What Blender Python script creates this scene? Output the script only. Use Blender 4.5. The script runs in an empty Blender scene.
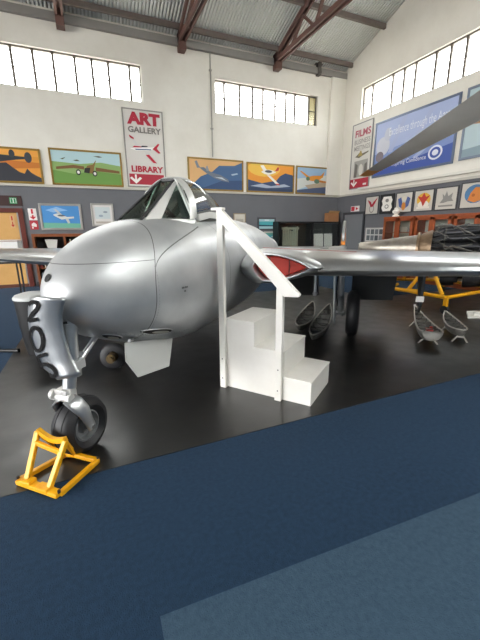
import bpy, bmesh, math, random
import numpy as np
from mathutils import Vector, Matrix
random.seed(4)
scn = bpy.context.scene
COL = scn.collection
R = math.radians

# ------------------------------------------------------------------ materials
def lin(h):
    if isinstance(h, str):
        h = h.lstrip('#'); c = [int(h[i:i+2], 16)/255 for i in (0, 2, 4)]
    else:
        c = h
    return tuple((x/12.92 if x <= .04045 else ((x+.055)/1.055)**2.4) for x in c) + (1,)

_m = {}
def mat(col, rough=.6, metal=0., noise=None, bump=None, name=None, spec=.5, coat=0.):
    """noise = (scale, amount, second colour) ; bump = (scale, strength)"""
    key = (str(col), rough, metal, noise, bump, name, spec, coat)
    if key in _m: return _m[key]
    m = bpy.data.materials.new(name or 'paint'); m.use_nodes = True
    nt = m.node_tree; b = nt.nodes['Principled BSDF']
    b.inputs['Base Color'].default_value = lin(col)
    b.inputs['Roughness'].default_value = rough
    b.inputs['Metallic'].default_value = metal
    b.inputs['Specular IOR Level'].default_value = spec
    b.inputs['Coat Weight'].default_value = coat
    if noise or bump:
        tc = nt.nodes.new('ShaderNodeTexCoord')
    if noise:
        n = nt.nodes.new('ShaderNodeTexNoise'); n.inputs['Scale'].default_value = noise[0]
        n.inputs['Detail'].default_value = 6; n.inputs['Roughness'].default_value = .65
        r = nt.nodes.new('ShaderNodeValToRGB')
        r.color_ramp.elements[0].position = .5-noise[1]/2; r.color_ramp.elements[1].position = .5+noise[1]/2
        r.color_ramp.elements[0].color = lin(col); r.color_ramp.elements[1].color = lin(noise[2])
        nt.links.new(tc.outputs['Object'], n.inputs['Vector']); nt.links.new(n.outputs['Fac'], r.inputs['Fac'])
        nt.links.new(r.outputs['Color'], b.inputs['Base Color'])
    if bump:
        n2 = nt.nodes.new('ShaderNodeTexNoise'); n2.inputs['Scale'].default_value = bump[0]; n2.inputs['Detail'].default_value = 4
        bp = nt.nodes.new('ShaderNodeBump'); bp.inputs['Strength'].default_value = bump[1]; bp.inputs['Distance'].default_value = .01
        nt.links.new(tc.outputs['Object'], n2.inputs['Vector']); nt.links.new(n2.outputs['Fac'], bp.inputs['Height'])
        nt.links.new(bp.outputs['Normal'], b.inputs['Normal'])
    _m[key] = m
    return m

def node_math(nt, op, a, b=None, c=None):
    n = nt.nodes.new('ShaderNodeMath'); n.operation = op
    for i, v in enumerate((a, b, c)):
        if v is None: continue
        if hasattr(v, 'links'): nt.links.new(v, n.inputs[i])
        else: n.inputs[i].default_value = v
    return n.outputs[0]

def skin_mat():
    """silver-doped aluminium skin with panel seams (object space: x port, y aft, z up)"""
    m = bpy.data.materials.new('aluminium_skin'); m.use_nodes = True
    nt = m.node_tree; b = nt.nodes['Principled BSDF']
    b.inputs['Metallic'].default_value = .6
    tc = nt.nodes.new('ShaderNodeTexCoord'); sx = nt.nodes.new('ShaderNodeSeparateXYZ')
    nt.links.new(tc.outputs['Object'], sx.inputs[0])
    x, y, z = sx.outputs
    def band(v, c, w): return node_math(nt, 'LESS_THAN', node_math(nt, 'ABSOLUTE', node_math(nt, 'SUBTRACT', v, c)), w)
    zz = node_math(nt, 'MAXIMUM', node_math(nt, 'DIVIDE', node_math(nt, 'SUBTRACT', z, 1.1), .46), 0.)
    l1 = band(y, node_math(nt, 'MULTIPLY_ADD', node_math(nt, 'MULTIPLY', zz, zz), .25, .47), .0035)
    l2 = node_math(nt, 'MULTIPLY', band(z, 1.305, .0022), node_math(nt, 'LESS_THAN', y, .515))
    # arc seam rising to the cockpit sill
    t = node_math(nt, 'SQRT', node_math(nt, 'MAXIMUM', node_math(nt, 'DIVIDE', node_math(nt, 'SUBTRACT', y, .50), .88), 0.))
    l3 = node_math(nt, 'MULTIPLY', band(z, node_math(nt, 'MULTIPLY_ADD', t, .31, 1.23), .004),
                   node_math(nt, 'MULTIPLY', node_math(nt, 'GREATER_THAN', y, .505), node_math(nt, 'LESS_THAN', y, 1.38)))
    l4 = band(y, 1.66, .003)
    l5 = band(y, 2.6, .003)
    ln = node_math(nt, 'MAXIMUM', node_math(nt, 'MAXIMUM', l1, l2), node_math(nt, 'MAXIMUM', l3, node_math(nt, 'MAXIMUM', l4, l5)))
    n = nt.nodes.new('ShaderNodeTexNoise'); n.inputs['Scale'].default_value = 2.2; n.inputs['Detail'].default_value = 5
    nt.links.new(tc.outputs['Object'], n.inputs['Vector'])
    r = nt.nodes.new('ShaderNodeValToRGB'); r.color_ramp.elements[0].position = .3; r.color_ramp.elements[1].position = .72
    r.color_ramp.elements[0].color = lin('#b4b6b8'); r.color_ramp.elements[1].color = lin('#d2d3d3')
    nt.links.new(n.outputs['Fac'], r.inputs['Fac'])
    mx = nt.nodes.new('ShaderNodeMix'); mx.data_type = 'RGBA'
    nt.links.new(ln, mx.inputs[0]); nt.links.new(r.outputs['Color'], mx.inputs[6]); mx.inputs[7].default_value = lin('#6b6c6c')
    nt.links.new(mx.outputs[2], b.inputs['Base Color'])
    rr = nt.nodes.new('ShaderNodeMapRange'); rr.inputs[3].default_value = .36; rr.inputs[4].default_value = .48
    nt.links.new(n.outputs['Fac'], rr.inputs[0]); nt.links.new(rr.outputs[0], b.inputs['Roughness'])
    n3 = nt.nodes.new('ShaderNodeTexNoise'); n3.inputs['Scale'].default_value = 3.5; n3.inputs['Detail'].default_value = 1
    nt.links.new(tc.outputs['Object'], n3.inputs['Vector'])
    bp = nt.nodes.new('ShaderNodeBump'); bp.inputs['Strength'].default_value = .15; bp.inputs['Distance'].default_value = .02
    nt.links.new(n3.outputs['Fac'], bp.inputs['Height']); nt.links.new(bp.outputs['Normal'], b.inputs['Normal'])
    return m

def glass(col='#dfe8e8', rough=.03, alpha=.25, name='clear_glass'):
    m = bpy.data.materials.new(name); m.use_nodes = True
    nt = m.node_tree; nt.nodes.clear()
    o = nt.nodes.new('ShaderNodeOutputMaterial'); mix = nt.nodes.new('ShaderNodeMixShader')
    t = nt.nodes.new('ShaderNodeBsdfTransparent'); t.inputs[0].default_value = lin(col)
    g = nt.nodes.new('ShaderNodeBsdfGlossy'); g.inputs['Roughness'].default_value = rough
    mix.inputs[0].default_value = alpha
    nt.links.new(t.outputs[0], mix.inputs[1]); nt.links.new(g.outputs[0], mix.inputs[2]); nt.links.new(mix.outputs[0], o.inputs[0])
    return m

# ------------------------------------------------------------------ mesh builder
def frame_of(p0, p1):
    z = (Vector(p1)-Vector(p0)); L = z.length; z.normalize()
    a = Vector((0, 0, 1)) if abs(z.z) < .95 else Vector((1, 0, 0))
    x = a.cross(z).normalized(); y = z.cross(x)
    return x, y, z, L

class MB:
    def __init__(s, M=None): s.v = []; s.f = []; s.m = []; s.mi = 0; s.M = M or Matrix.Identity(4)
    def add(s, verts, faces, M=None):
        T = s.M @ M if M is not None else s.M
        k = len(s.v); s.v += [T @ Vector(p) for p in verts]
        for f in faces: s.f.append([k+i for i in f]); s.m.append(s.mi)
        return s
    def box(s, c, d, M=None, rz=0):
        x, y, z = [q/2 for q in d]
        P = [(-x,-y,-z),(x,-y,-z),(x,y,-z),(-x,y,-z),(-x,-y,z),(x,-y,z),(x,y,z),(-x,y,z)]
        T = Matrix.Translation(c) @ Matrix.Rotation(rz, 4, 'Z')
        if M is not None: T = M @ T
        return s.add(P, [(3,2,1,0),(4,5,6,7),(0,1,5,4),(1,2,6,5),(2,3,7,6),(3,0,4,7)], T)
    def bb(s, a, b): return s.box([(p+q)/2 for p, q in zip(a, b)], [abs(q-p) for p, q in zip(a, b)])
    def loft(s, rings, cap0=True, cap1=True, closed=True):
        n = len(rings[0]); V = [p for r in rings for p in r]; F = []
        for i in range(len(rings)-1):
            for j in range(n if closed else n-1):
                k = (j+1) % n
                F.append((i*n+j, i*n+k, (i+1)*n+k, (i+1)*n+j))
        if cap0: F.append(tuple(range(n))[::-1])
        if cap1: F.append(tuple((len(rings)-1)*n+j for j in range(n)))
        return s.add(V, F)
    def tube(s, p0, p1, r0, r1=None, seg=14, caps=True):
        r1 = r0 if r1 is None else r1
        x, y, z, L = frame_of(p0, p1)
        ring = lambda p, r: [Vector(p)+x*(r*math.cos(2*math.pi*i/seg))+y*(r*math.sin(2*math.pi*i/seg)) for i in range(seg)]
        return s.loft([ring(p0, r0), ring(p1, r1)], caps, caps)
    def path(s, pts, r, seg=10):
        for a, b in zip(pts[:-1], pts[1:]): s.tube(a, b, r, r, seg)
        for p in pts[1:-1]: s.ball(p, (r, r, r), 8, 6)
        return s
    def bar(s, p0, p1, w, h, up=(0, 0, 1)):
        z = Vector(p1)-Vector(p0); z.normalize(); x = Vector(up).cross(z).normalized(); y = z.cross(x)
        q = lambda p: [Vector(p)+x*a*w/2+y*b*h/2 for a, b in ((-1,-1),(1,-1),(1,1),(-1,1))]
        return s.loft([q(p0), q(p1)])
    def lathe(s, prof, c, axis, seg=32, cap=False):
        x, y, z, _ = frame_of((0, 0, 0), axis); c = Vector(c)
        rings = [[c+z*h+x*(max(r, 1e-4)*math.cos(2*math.pi*i/seg))+y*(max(r, 1e-4)*math.sin(2*math.pi*i/seg)) for i in range(seg)] for r, h in prof]
        return s.loft(rings, cap, cap)
    def ball(s, c, r, seg=16, n=10):
        rings = []
        for i in range(n+1):
            t = math.pi*(i/n); t = min(max(t, .02), math.pi-.02)
            rings.append([(c[0]+r[0]*math.sin(t)*math.cos(2*math.pi*j/seg), c[1]+r[1]*math.sin(t)*math.sin(2*math.pi*j/seg), c[2]-r[2]*math.cos(t)) for j in range(seg)])
        return s.loft(rings)
    def prism(s, pts, d):
        """pts: 3d polygon, d: extrusion vector"""
        d = Vector(d); a = [Vector(p) for p in pts]
        return s.loft([a, [p+d for p in a]])
    def poly(s, pts): return s.add(pts, [tuple(range(len(pts)))])
    def grid(s, fn, nu, nv, thick=None):
        V = [fn(i/nu, j/nv) for j in range(nv+1) for i in range(nu+1)]
        F = [(j*(nu+1)+i, j*(nu+1)+i+1, (j+1)*(nu+1)+i+1, (j+1)*(nu+1)+i) for j in range(nv) for i in range(nu)]
        return s.add(V, F)
    def build(s, name, mats, parent=None, world=False, smooth=None, bevel=0, loc=None, solid=0, subsurf=0):
        if not isinstance(mats, (list, tuple)): mats = [mats]
        T = Matrix.Identity(4)
        if parent is not None and world: T = world_of(parent).inverted()
        if loc is not None: T = Matrix.Translation(-Vector(loc)) @ T
        me = bpy.data.meshes.new(name)
        me.from_pydata([tuple(T @ p) for p in s.v], [], s.f)
        for m in mats: me.materials.append(m)
        for p, i in zip(me.polygons, s.m): p.material_index = i
        bm = bmesh.new(); bm.from_mesh(me); bmesh.ops.recalc_face_normals(bm, faces=bm.faces); bm.to_mesh(me); bm.free()
        if smooth:
            for p in me.polygons: p.use_smooth = True
            me.set_sharp_from_angle(angle=R(smooth))
        o = bpy.data.objects.new(name, me); COL.objects.link(o)
        if parent is not None: o.parent = parent
        if loc is not None: o.location = loc
        if solid:
            md = o.modifiers.new('s', 'SOLIDIFY'); md.thickness = solid; md.offset = 0
        if bevel:
            md = o.modifiers.new('b', 'BEVEL'); md.width = bevel; md.segments = 2; md.limit_method = 'ANGLE'; md.angle_limit = R(40)
        return o

def world_of(o):
    M = Matrix.Translation(o.location) @ o.rotation_euler.to_matrix().to_4x4()
    return world_of(o.parent) @ M if o.parent else M

def tag(o, label, cat, group=None, kind=None):
    o['label'] = label; o['category'] = cat
    if group: o['group'] = group
    if kind: o['kind'] = kind
    return o
def thing(name, label, cat, loc=(0, 0, 0), rz=0, group=None):
    o = bpy.data.objects.new(name, None); COL.objects.link(o); o.empty_display_size = .2
    o.location = loc; o.rotation_euler = (0, 0, rz)
    return tag(o, label, cat, group)
def struct(o): o['kind'] = 'structure'; return o

_txt = {}
def text_shape(t, bold=.0):
    if (t, bold) in _txt: return _txt[(t, bold)]
    c = bpy.data.curves.new('t', 'FONT'); c.body = t; c.offset = bold; c.resolution_u = 3
    o = bpy.data.objects.new('t', c); COL.objects.link(o)
    bpy.context.view_layer.update()
    me = bpy.data.meshes.new_from_object(o.evaluated_get(bpy.context.evaluated_depsgraph_get()))
    V = np.array([v.co[:2] for v in me.vertices]); F = [tuple(p.vertices) for p in me.polygons]
    lo, hi = V.min(0), V.max(0); V = (V-lo)/(hi-lo)
    bpy.data.objects.remove(o); bpy.data.curves.remove(c); bpy.data.meshes.remove(me)
    _txt[(t, bold)] = (V, F); return V, F
def put_text(mb, t, rect, fn, bold=.0):
    V, F = text_shape(t, bold); u0, u1, v0, v1 = rect
    mb.add([fn(u0+(u1-u0)*a, v0+(v1-v0)*b) for a, b in V], F)

# ------------------------------------------------------------------ common materials
WX, WY = 9.06, 11.32            # right wall plane, back wall plane
M_white = mat('#efebe1', .75, noise=(1.3, .5, '#e4dfd3'), bump=(30, .06), name='white_plaster')
M_grey = mat('#6d6e72', .6, noise=(2, .5, '#67686c'), name='grey_dado_paint')
M_skin = skin_mat()
M_silver = mat('#c3c5c6', .32, .85, noise=(5, .6, '#b2b4b5'), name='silver_paint')
M_dsilver = mat('#9fa1a2', .35, .85, name='dull_silver')
M_rubber = mat('#17171a', .55, noise=(6, .6, '#222225'), name='tyre_rubber')
M_black = mat('#141415', .5, name='black_paint')
M_stair = mat('#f1eee8', .45, noise=(3, .5, '#e6e2da'), bump=(25, .04), name='white_gloss_wood')
M_yellow = mat('#f0b010', .38, noise=(8, .6, '#dd9a08'), name='yellow_enamel')
M_orangewood = mat('#a8552a', .45, noise=(6, .6, '#8f4420'), name='orange_varnished_wood')
M_steel = mat('#5d4a44', .6, noise=(3, .6, '#704a40'), name='truss_steel')
M_gold = mat('#a5863f', .45, .3, noise=(12, .6, '#8c6d2c'), name='gilt_frame')
M_clear = glass()
M_show = glass('#fbfdfc', .05, .05, 'cabinet_glass')
M_dark = mat('#232326', .5, name='dark_grey_paint')

# ------------------------------------------------------------------ world and light
w = bpy.data.worlds.new('sky'); scn.world = w; w.use_nodes = True
wb = w.node_tree.nodes['Background']; wb.inputs[1].default_value = 1.0
_nt = w.node_tree; _tc = _nt.nodes.new('ShaderNodeTexCoord'); _sp = _nt.nodes.new('ShaderNodeSeparateXYZ'); _rp = _nt.nodes.new('ShaderNodeValToRGB')
_nt.links.new(_tc.outputs['Generated'], _sp.inputs[0]); _mr = _nt.nodes.new('ShaderNodeMapRange'); _mr.inputs[1].default_value = -1; _mr.inputs[2].default_value = 1
_nt.links.new(_sp.outputs[2], _mr.inputs[0]); _nt.links.new(_mr.outputs[0], _rp.inputs['Fac'])
_e = _rp.color_ramp.elements                       # overcast daylight: pale ground, bright cloud overhead
_e[0].position = .48; _e[0].color = (3.2, 3.1, 2.9, 1); _e[1].position = .52; _e[1].color = (4.0, 4.05, 4.1, 1)
for _p, _v in ((.60, 8.0), (1.0, 8.0)):
    _x = _e.new(_p); _x.color = (_v, _v, _v*1.0, 1)
_nt.links.new(_rp.outputs['Color'], wb.inputs[0])

# ------------------------------------------------------------------ setting
def carpet_mat(c1, c2, name):
    m = mat(c1, .95, noise=(38, .5, c2), bump=(160, .5), name=name, spec=.15); m.node_tree.nodes['Principled BSDF'].inputs['Sheen Weight'].default_value = .12; m.node_tree.nodes['Principled BSDF'].inputs['Sheen Tint'].default_value = (.5, .7, 1, 1); m.node_tree.nodes['Principled BSDF'].inputs['Sheen Roughness'].default_value = .4; return m
M_carpet = carpet_mat('#1a2b3e', '#243a50', 'blue_carpet')
M_carpet2 = carpet_mat('#2f4253', '#405566', 'paler_blue_carpet')  # paler, greyer blue than the main carpet
def platform_mat():
    m = mat('#191817', .4, noise=(2.2, .7, '#242321'), bump=(18, .06), name='black_floor_paint', spec=1.)
    nt = m.node_tree; b = nt.nodes['Principled BSDF']
    tc = nt.nodes.new('ShaderNodeTexCoord'); n = nt.nodes.new('ShaderNodeTexNoise'); n.inputs['Scale'].default_value = 5; n.inputs['Detail'].default_value = 8
    nt.links.new(tc.outputs['Object'], n.inputs['Vector'])
    rr = nt.nodes.new('ShaderNodeMapRange'); rr.inputs[1].default_value = .35; rr.inputs[2].default_value = .65
    rr.inputs[3].default_value = .32; rr.inputs[4].default_value = .40
    nt.links.new(n.outputs['Fac'], rr.inputs[0]); nt.links.new(rr.outputs[0], b.inputs['Roughness'])
    return m
struct(MB().bb((-14, -14, -.2), (WX+.3, WY+.3, 0)).build('floor', M_carpet))
struct(MB().prism([(-1.05, 2.09, -.1), (8.6, 2.09, -.1), (8.6, 5.75, -.1), (5.7, 5.75, -.1), (5.7, 7.6, -.1), (-1.05, 7.6, -.1)], (0, 0, .104)).build('floor_platform', platform_mat()))
struct(MB().prism([(.10, 1.07, 0), (4.2, .87, 0), (4.2, -3.2, 0), (.06, -3.2, 0)], (0, 0, .004)).build('floor_strip', M_carpet2))

EAVE, SLOPE, RY = 6.95, .36, 0.0
roofz = lambda y: EAVE+SLOPE*(WY-abs(y-RY)-RY if False else WY-abs(y))
def wall_with_window(mb, T, u0, u1, z0, z1, wu0, wu1, wz0, wz1, d=.3):
    """wall pieces round one opening; T maps (u, n, z)"""
    def q(a, b, c, e):
        P = [T(a, 0, c), T(b, 0, c), T(b, 0, e), T(a, 0, e)]; D = Vector(T(0, d, 0))-Vector(T(0, 0, 0))
        mb.prism(P, D)
    q(u0, wu0, z0, z1); q(wu1, u1, z0, z1); q(wu0, wu1, z0, wz0); q(wu0, wu1, wz1, z1)
TB = lambda u, n, z: (u, WY+n, z)
TR = lambda u, n, z: (WX+n, -u, z)
ZD = 2.74
mb = MB(); mb.mi = 0
wall_with_window(mb, TB, -14, 3.0, ZD, EAVE, -3.4, 1.88, 5.11, 6.05)
wall_with_window(mb, TB, 3.0, WX+.3, ZD, EAVE, 4.11, 7.94, 5.09, 6.03)
mb.mi = 1
mb.bb((-14, WY, 0), (-2.62, WY+.3, ZD)); mb.bb((-1.66, WY, 0), (WX+.3, WY+.3, ZD)); mb.bb((-2.62, WY, 2.06), (-1.66, WY+.3, ZD))
struct(mb.build('wall_back', [M_white, M_grey]))
mb = MB(); mb.mi = 0
wall_with_window(mb, TR, -WY, 13, ZD, EAVE, -10.38, 9.0, 5.18, 6.13)
mb.prism([(WX, -13, EAVE), (WX, WY, EAVE), (WX, 0, roofz(0)), (WX, -13, roofz(13))], (.3, 0, 0))
mb.mi = 1
mb.bb((WX, -13, 0), (WX+.3, WY, ZD))
struct(mb.build('wall_right', [M_white, M_grey]))
mb = MB()
mb.bb((-14.3, 7, 0), (-14, WY+.3, EAVE+3)); mb.bb((-14.3, -13, 0), (-14, -11, EAVE+3)); mb.bb((-14.3, -11, 6.9), (-14, 7, EAVE+3.6))   # unseen hangar doorway, opened wide to brighten the right wall
struct(mb.build('wall_left', M_white))
struct(MB().bb((-14.3, -13.3, 0), (WX+.3, -13, 7.2)).build('wall_front', mat('#4b4c4e', .8)))
# ledge between the dado and the white wall
mb = MB(); mb.bb((-14, WY-.05, ZD-.03), (WX, WY, ZD+.03)); mb.bb((WX-.05, -13, ZD-.03), (WX, WY-.05, ZD+.03))
struct(mb.build('trim_1', mat('#c9c4b8', .6)))
mb = MB(); mb.bb((WX-.10, -3, 2.86), (WX, 10.15, 2.93))
struct(mb.build('trim_2', mat('#dedad0', .5)))
# shallow pier in the corner
struct(MB().bb((WX-.02-.6, WY-.10, ZD+.04), (WX, WY, EAVE-.2)).build('trim_3', M_white))
def baseb(name, a, b): struct(MB().bb(a, b).build(name, mat('#3c3c40', .5)))
baseb('baseboard_back', (-1.5, WY-.025, 0), (WX, WY, .12)); baseb('baseboard_right', (WX-.025, -6, 0), (WX, 9.7, .12))

# roof: corrugated sheet
def roof_mat():
    m = bpy.data.materials.new('corrugated_sheet'); m.use_nodes = True; nt = m.node_tree; b = nt.nodes['Principled BSDF']
    b.inputs['Base Color'].default_value = lin('#d6d7d4'); b.inputs['Roughness'].default_value = .5; b.inputs['Metallic'].default_value = .1
    tc = nt.nodes.new('ShaderNodeTexCoord'); sx = nt.nodes.new('ShaderNodeSeparateXYZ'); nt.links.new(tc.outputs['Object'], sx.inputs[0])
    s = node_math(nt, 'SINE', node_math(nt, 'MULTIPLY', sx.outputs[0], 2*math.pi/.09))
    bp = nt.nodes.new('ShaderNodeBump'); bp.inputs['Strength'].default_value = 1; bp.inputs['Distance'].default_value = .02
    nt.links.new(s, bp.inputs['Height']); nt.links.new(bp.outputs['Normal'], b.inputs['Normal'])
    return m
def roof_piece(mb, x0, x1, ya, yb):
    P = [(x0, ya, roofz(ya)), (x0, yb, roofz(yb)), (x0, yb, roofz(yb)+.08), (x0, ya, roofz(ya)+.08)]
    mb.prism(P, (x1-x0, 0, 0))
mb = MB()
roof_piece(mb, -14, WX+.3, WY+.3, 0); roof_piece(mb, -14, WX+.3, 0, -1.5); roof_piece(mb, -14, WX+.3, -6.5, -13)
SKY = []; x = -14
for x0, x1 in ((4.0, 5.4), (5.8, 7.2), (7.5, 8.8)):
    roof_piece(mb, x, x0, -1.5, -6.5); SKY.append((x0, x1, -1.5, -6.5)); x = x1
roof_piece(mb, x, WX+.3, -1.5, -6.5)
struct(mb.build('ceiling', roof_mat()))
# unseen translucent roof sheets, added to light the nose from behind the camera
for i, (x0, x1, ya, yb) in enumerate(SKY):
    mb = MB(); P = [(x0, ya, roofz(ya)+.03), (x1, ya, roofz(ya)+.03), (x1, yb, roofz(yb)+.03), (x0, yb, roofz(yb)+.03)]
    mb.poly(P); struct(mb.build('window_%d' % (10+i), glass('#eef2f0', .3, .05, 'added_roof_light')))
# trusses: horizontal bottom chord, sloped top chord, lattice between
for i, X in enumerate((-9.46, -6.33, -3.2, -.06, 3.06, 6.2)):
    mb = MB()
    yb = WY-.05
    for sx in (-.07, .07):
        mb.bar((X+sx, yb, 6.76), (X+sx, -12, 6.76), .06, .12)
        mb.bar((X+sx, yb, EAVE-.10), (X+sx, 0, roofz(0)-.2), .06, .12)
        mb.bar((X+sx, 0, roofz(0)-.2), (X+sx, -12, roofz(12)-.2), .06, .12)
    mb.bb((X-.1, yb-.25, 6.5), (X+.1, yb, 6.95))
    ys = [yb-.3-k*.62 for k in range(18)]
    for k, y0 in enumerate(ys):
        y1 = y0-.62
        if k % 2: mb.bar((X, y0, 6.76), (X, y1, roofz(y1)-.2), .08, .06)
        else: mb.bar((X, y0, roofz(y0)-.2), (X, y1, 6.76), .08, .06)
    struct(mb.build('trim_%d' % (10+i), M_steel))
mb = MB()
for k in range(8):
    y = WY-.35-k*1.4
    mb.bar((-14, y, roofz(y)-.07), (WX, y, roofz(y)-.07), .09, .13)
struct(mb.build('trim_20', mat('#77716b', .6, noise=(2, .6, '#6b5850'))))
struct(MB().bb((-14, WY-.12, EAVE-.28), (WX, WY, EAVE-.1)).build('trim_21', mat('#8d8984', .6)))

# windows: steel frames with mullions and glass panes
M_pane = glass('#fbfcfb', .2, .04, 'window_glass')
M_mull = mat('#6a625a', .5, name='window_steel')
def window(n, T, u0, u1, z0, z1, bars, yellow=None):
    root = MB()
    fw = .035
    def q(mb, a, b, c, e, n0=.08, n1=.13):
        P = [T(a, n0, c), T(b, n0, c), T(b, n0, e), T(a, n0, e)]; D = Vector(T(0, n1, 0))-Vector(T(0, n0, 0)); mb.prism(P, D)
    q(root, u0, u1, z0, z0+fw); q(root, u0, u1, z1-fw, z1); q(root, u0, u0+fw, z0, z1); q(root, u1-fw, u1, z0, z1)
    o = struct(root.build('window_%d' % n, M_mull))
    m2 = MB()
    for b in bars: q(m2, b-.032, b+.032, z0, z1)
    q(m2, u0, u1, (z0+z1)/2-.008, (z0+z1)/2+.008, .095, .115)
    m2.build('glazing_bar', M_mull, o)
    m3 = MB(); q(m3, u0, u1, z0, z1, .10, .106); m3.build('pane', M_pane, o)
    if yellow:
        m4 = MB(); q(m4, yellow[0], yellow[1], z0, z1, .12, .125); m4.build('pane', mat('#f3e2a8', .5), o)
bars = [-3.4+.58*k for k in (1, 2)]+[-1.94, -1.35, -.84, -.30, .32, .77, 1.20, 1.62]
bars = [-2.9, -2.3, -1.85, -1.28, -.80, -.34, .18, .60, 1.02, 1.58]
window(1, TB, -3.4, 1.88, 5.11, 6.05, bars)
window(2, TB, 4.11, 7.94, 5.09, 6.03, [4.44, 4.98, 5.43, 5.82, 6.28, 6.70, 7.05, 7.62], (7.62, 7.94))
window(3, TR, -10.38, 9.0, 5.18, 6.13, [-4.3+.55*k for k in range(24)]+[-9.98, -9.15, -8.72, -8.32, -7.68, -7.25, -6.83, -6.1, -5.65, -5.2, -4.7])

# door in the back wall (closed tan leaf in a dark red-brown frame)
mb = MB(); M_df = mat('#6d2f22', .45, noise=(8, .5, '#5a2419'))
mb.bb((-2.72, WY-.04, 0), (-2.60, WY+.06, 2.14)); mb.bb((-1.68, WY-.04, 0), (-1.56, WY+.06, 2.14)); mb.bb((-2.60, WY-.04, 2.03), (-1.68, WY+.06, 2.14))
d1 = struct(mb.build('door_1', M_df))
mb = MB(); mb.bb((-2.6, WY+.02, .01), (-1.72, WY+.06, 2.03)); mb.build('door_leaf', mat('#dcae6c', .5, noise=(3, .6, '#cf9d58')), d1, bevel=.004)
mb = MB(); mb.bb((-1.72, WY-.01, .01), (-1.685, WY+.05, 2.03)); mb.build('door_edge_strip', M_silver, d1)
mb = MB(); mb.bb((-1.9, WY-.005, 1.63), (-1.79, WY+.02, 1.95)); mb.mi = 1
tf = lambda u, v: (-1.9+u*.11, WY-.008, 1.63+v*.32)
mb.poly([tf(*p) for p in ((.35, .6), (.65, .6), (.65, .95), (.35, .95))]); mb.poly([tf(*p) for p in ((.1, .25), (.5, .05), (.9, .25), (.6, .25), (.6, .5), (.4, .5), (.4, .25))])
mb.build('door_notice', [mat('#d8b07a', .5), mat('#c33025', .5)], d1)
mb = MB(); mb.bb((-2.6, WY-.02, 0.0), (-1.69, WY+.02, .09)); mb.build('kick_plate', mat('#5f3424', .5), d1)
# grey door in the right wall
mb = MB(); M_gd = mat('#3f4145', .5)
y0, y1 = 9.83, 10.82
mb.bb((WX-.05, y0-.07, 0), (WX, y0, 2.12)); mb.bb((WX-.05, y1, 0), (WX, y1+.07, 2.12)); mb.bb((WX-.05, y0, 2.04), (WX, y1, 2.12))
d2 = struct(mb.build('door_2', M_gd))
MB().bb((WX-.02, y0, .01), (WX, y1, 2.04)).build('door_leaf', mat('#7e8084', .5), d2)
mb = MB(); mb.ball((WX-.05, y0+.09, 1.0), (.03, .03, .03)); mb.tube((WX-.02, y0+.09, 1), (WX-.05, y0+.09, 1), .012); mb.build('door_handle', M_silver, d2, smooth=40)

# ------------------------------------------------------------------ things on walls
class Wall:
    def __init__(s, side): s.side = side
    def p(s, u, v, n): return (u, WY-n, v) if s.side == 'b' else (WX-n, -u, v)
BW, RW = Wall('b'), Wall('r')
def slab(mb, W, u0, u1, v0, v1, n0, n1):
    P = [W.p(u0, v0, n0), W.p(u1, v0, n0), W.p(u1, v1, n0), W.p(u0, v1, n0)]
    mb.prism(P, Vector(W.p(0, 0, n1))-Vector(W.p(0, 0, n0)))
def ell(cx, cy, rx, ry, n=20, a0=0, rot=0):
    c, s = math.cos(rot), math.sin(rot)
    return [(cx+rx*math.cos(t)*c-ry*math.sin(t)*s, cy+rx*math.cos(t)*s+ry*math.sin(t)*c) for t in [a0+2*math.pi*i/n for i in range(n)]]
def picture(name, label, cat, W, u0, u1, v0, v1, frame, fw, art, bg, group=None, depth=.04, texts=(), canvas='canvas', fbase=.0):
    """a framed flat picture; art = [(colour, polygon in 0..1)], texts = [(string, colour, rect, bold)]"""
    root = thing(name, label, cat, W.p((u0+u1)/2, v0, fbase), 0, group)
    a0, a1, b0, b1 = u0+fw, u1-fw, v0+fw, v1-fw
    if frame is not None:
        mb = MB()
        for q in ((u0, u1, v0, v0+fw), (u0, u1, v1-fw, v1), (u0, u0+fw, v0+fw, v1-fw), (u1-fw, u1, v0+fw, v1-fw)): slab(mb, W, *q, fbase+.003, fbase+depth)
        mb.build('frame', frame, root, world=True, bevel=.006)
    mats = [mat(bg, .55)]; mb = MB(); slab(mb, W, a0, a1, b0, b1, fbase+.003, fbase+depth*.6)
    nn = fbase+depth*.6
    for k, (c, P) in enumerate(art):
        m = mat(c, .55)
        if m not in mats: mats.append(m)
        mb.mi = mats.index(m); n = nn+.0012*(k+1)
        mb.poly([W.p(a0+(a1-a0)*min(max(x, 0), 1), b0+(b1-b0)*min(max(y, 0), 1), n) for x, y in P])
    for t, c, rc, bo in texts:
        m = mat(c, .55)
        if m not in mats: mats.append(m)
        mb.mi = mats.index(m); n = nn+.0012*(len(art)+2)
        put_text(mb, t, rc, lambda u, v: W.p(a0+(a1-a0)*u, b0+(b1-b0)*v, n), bo)
    mb.build(canvas, mats, root, world=True)
    return root

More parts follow.
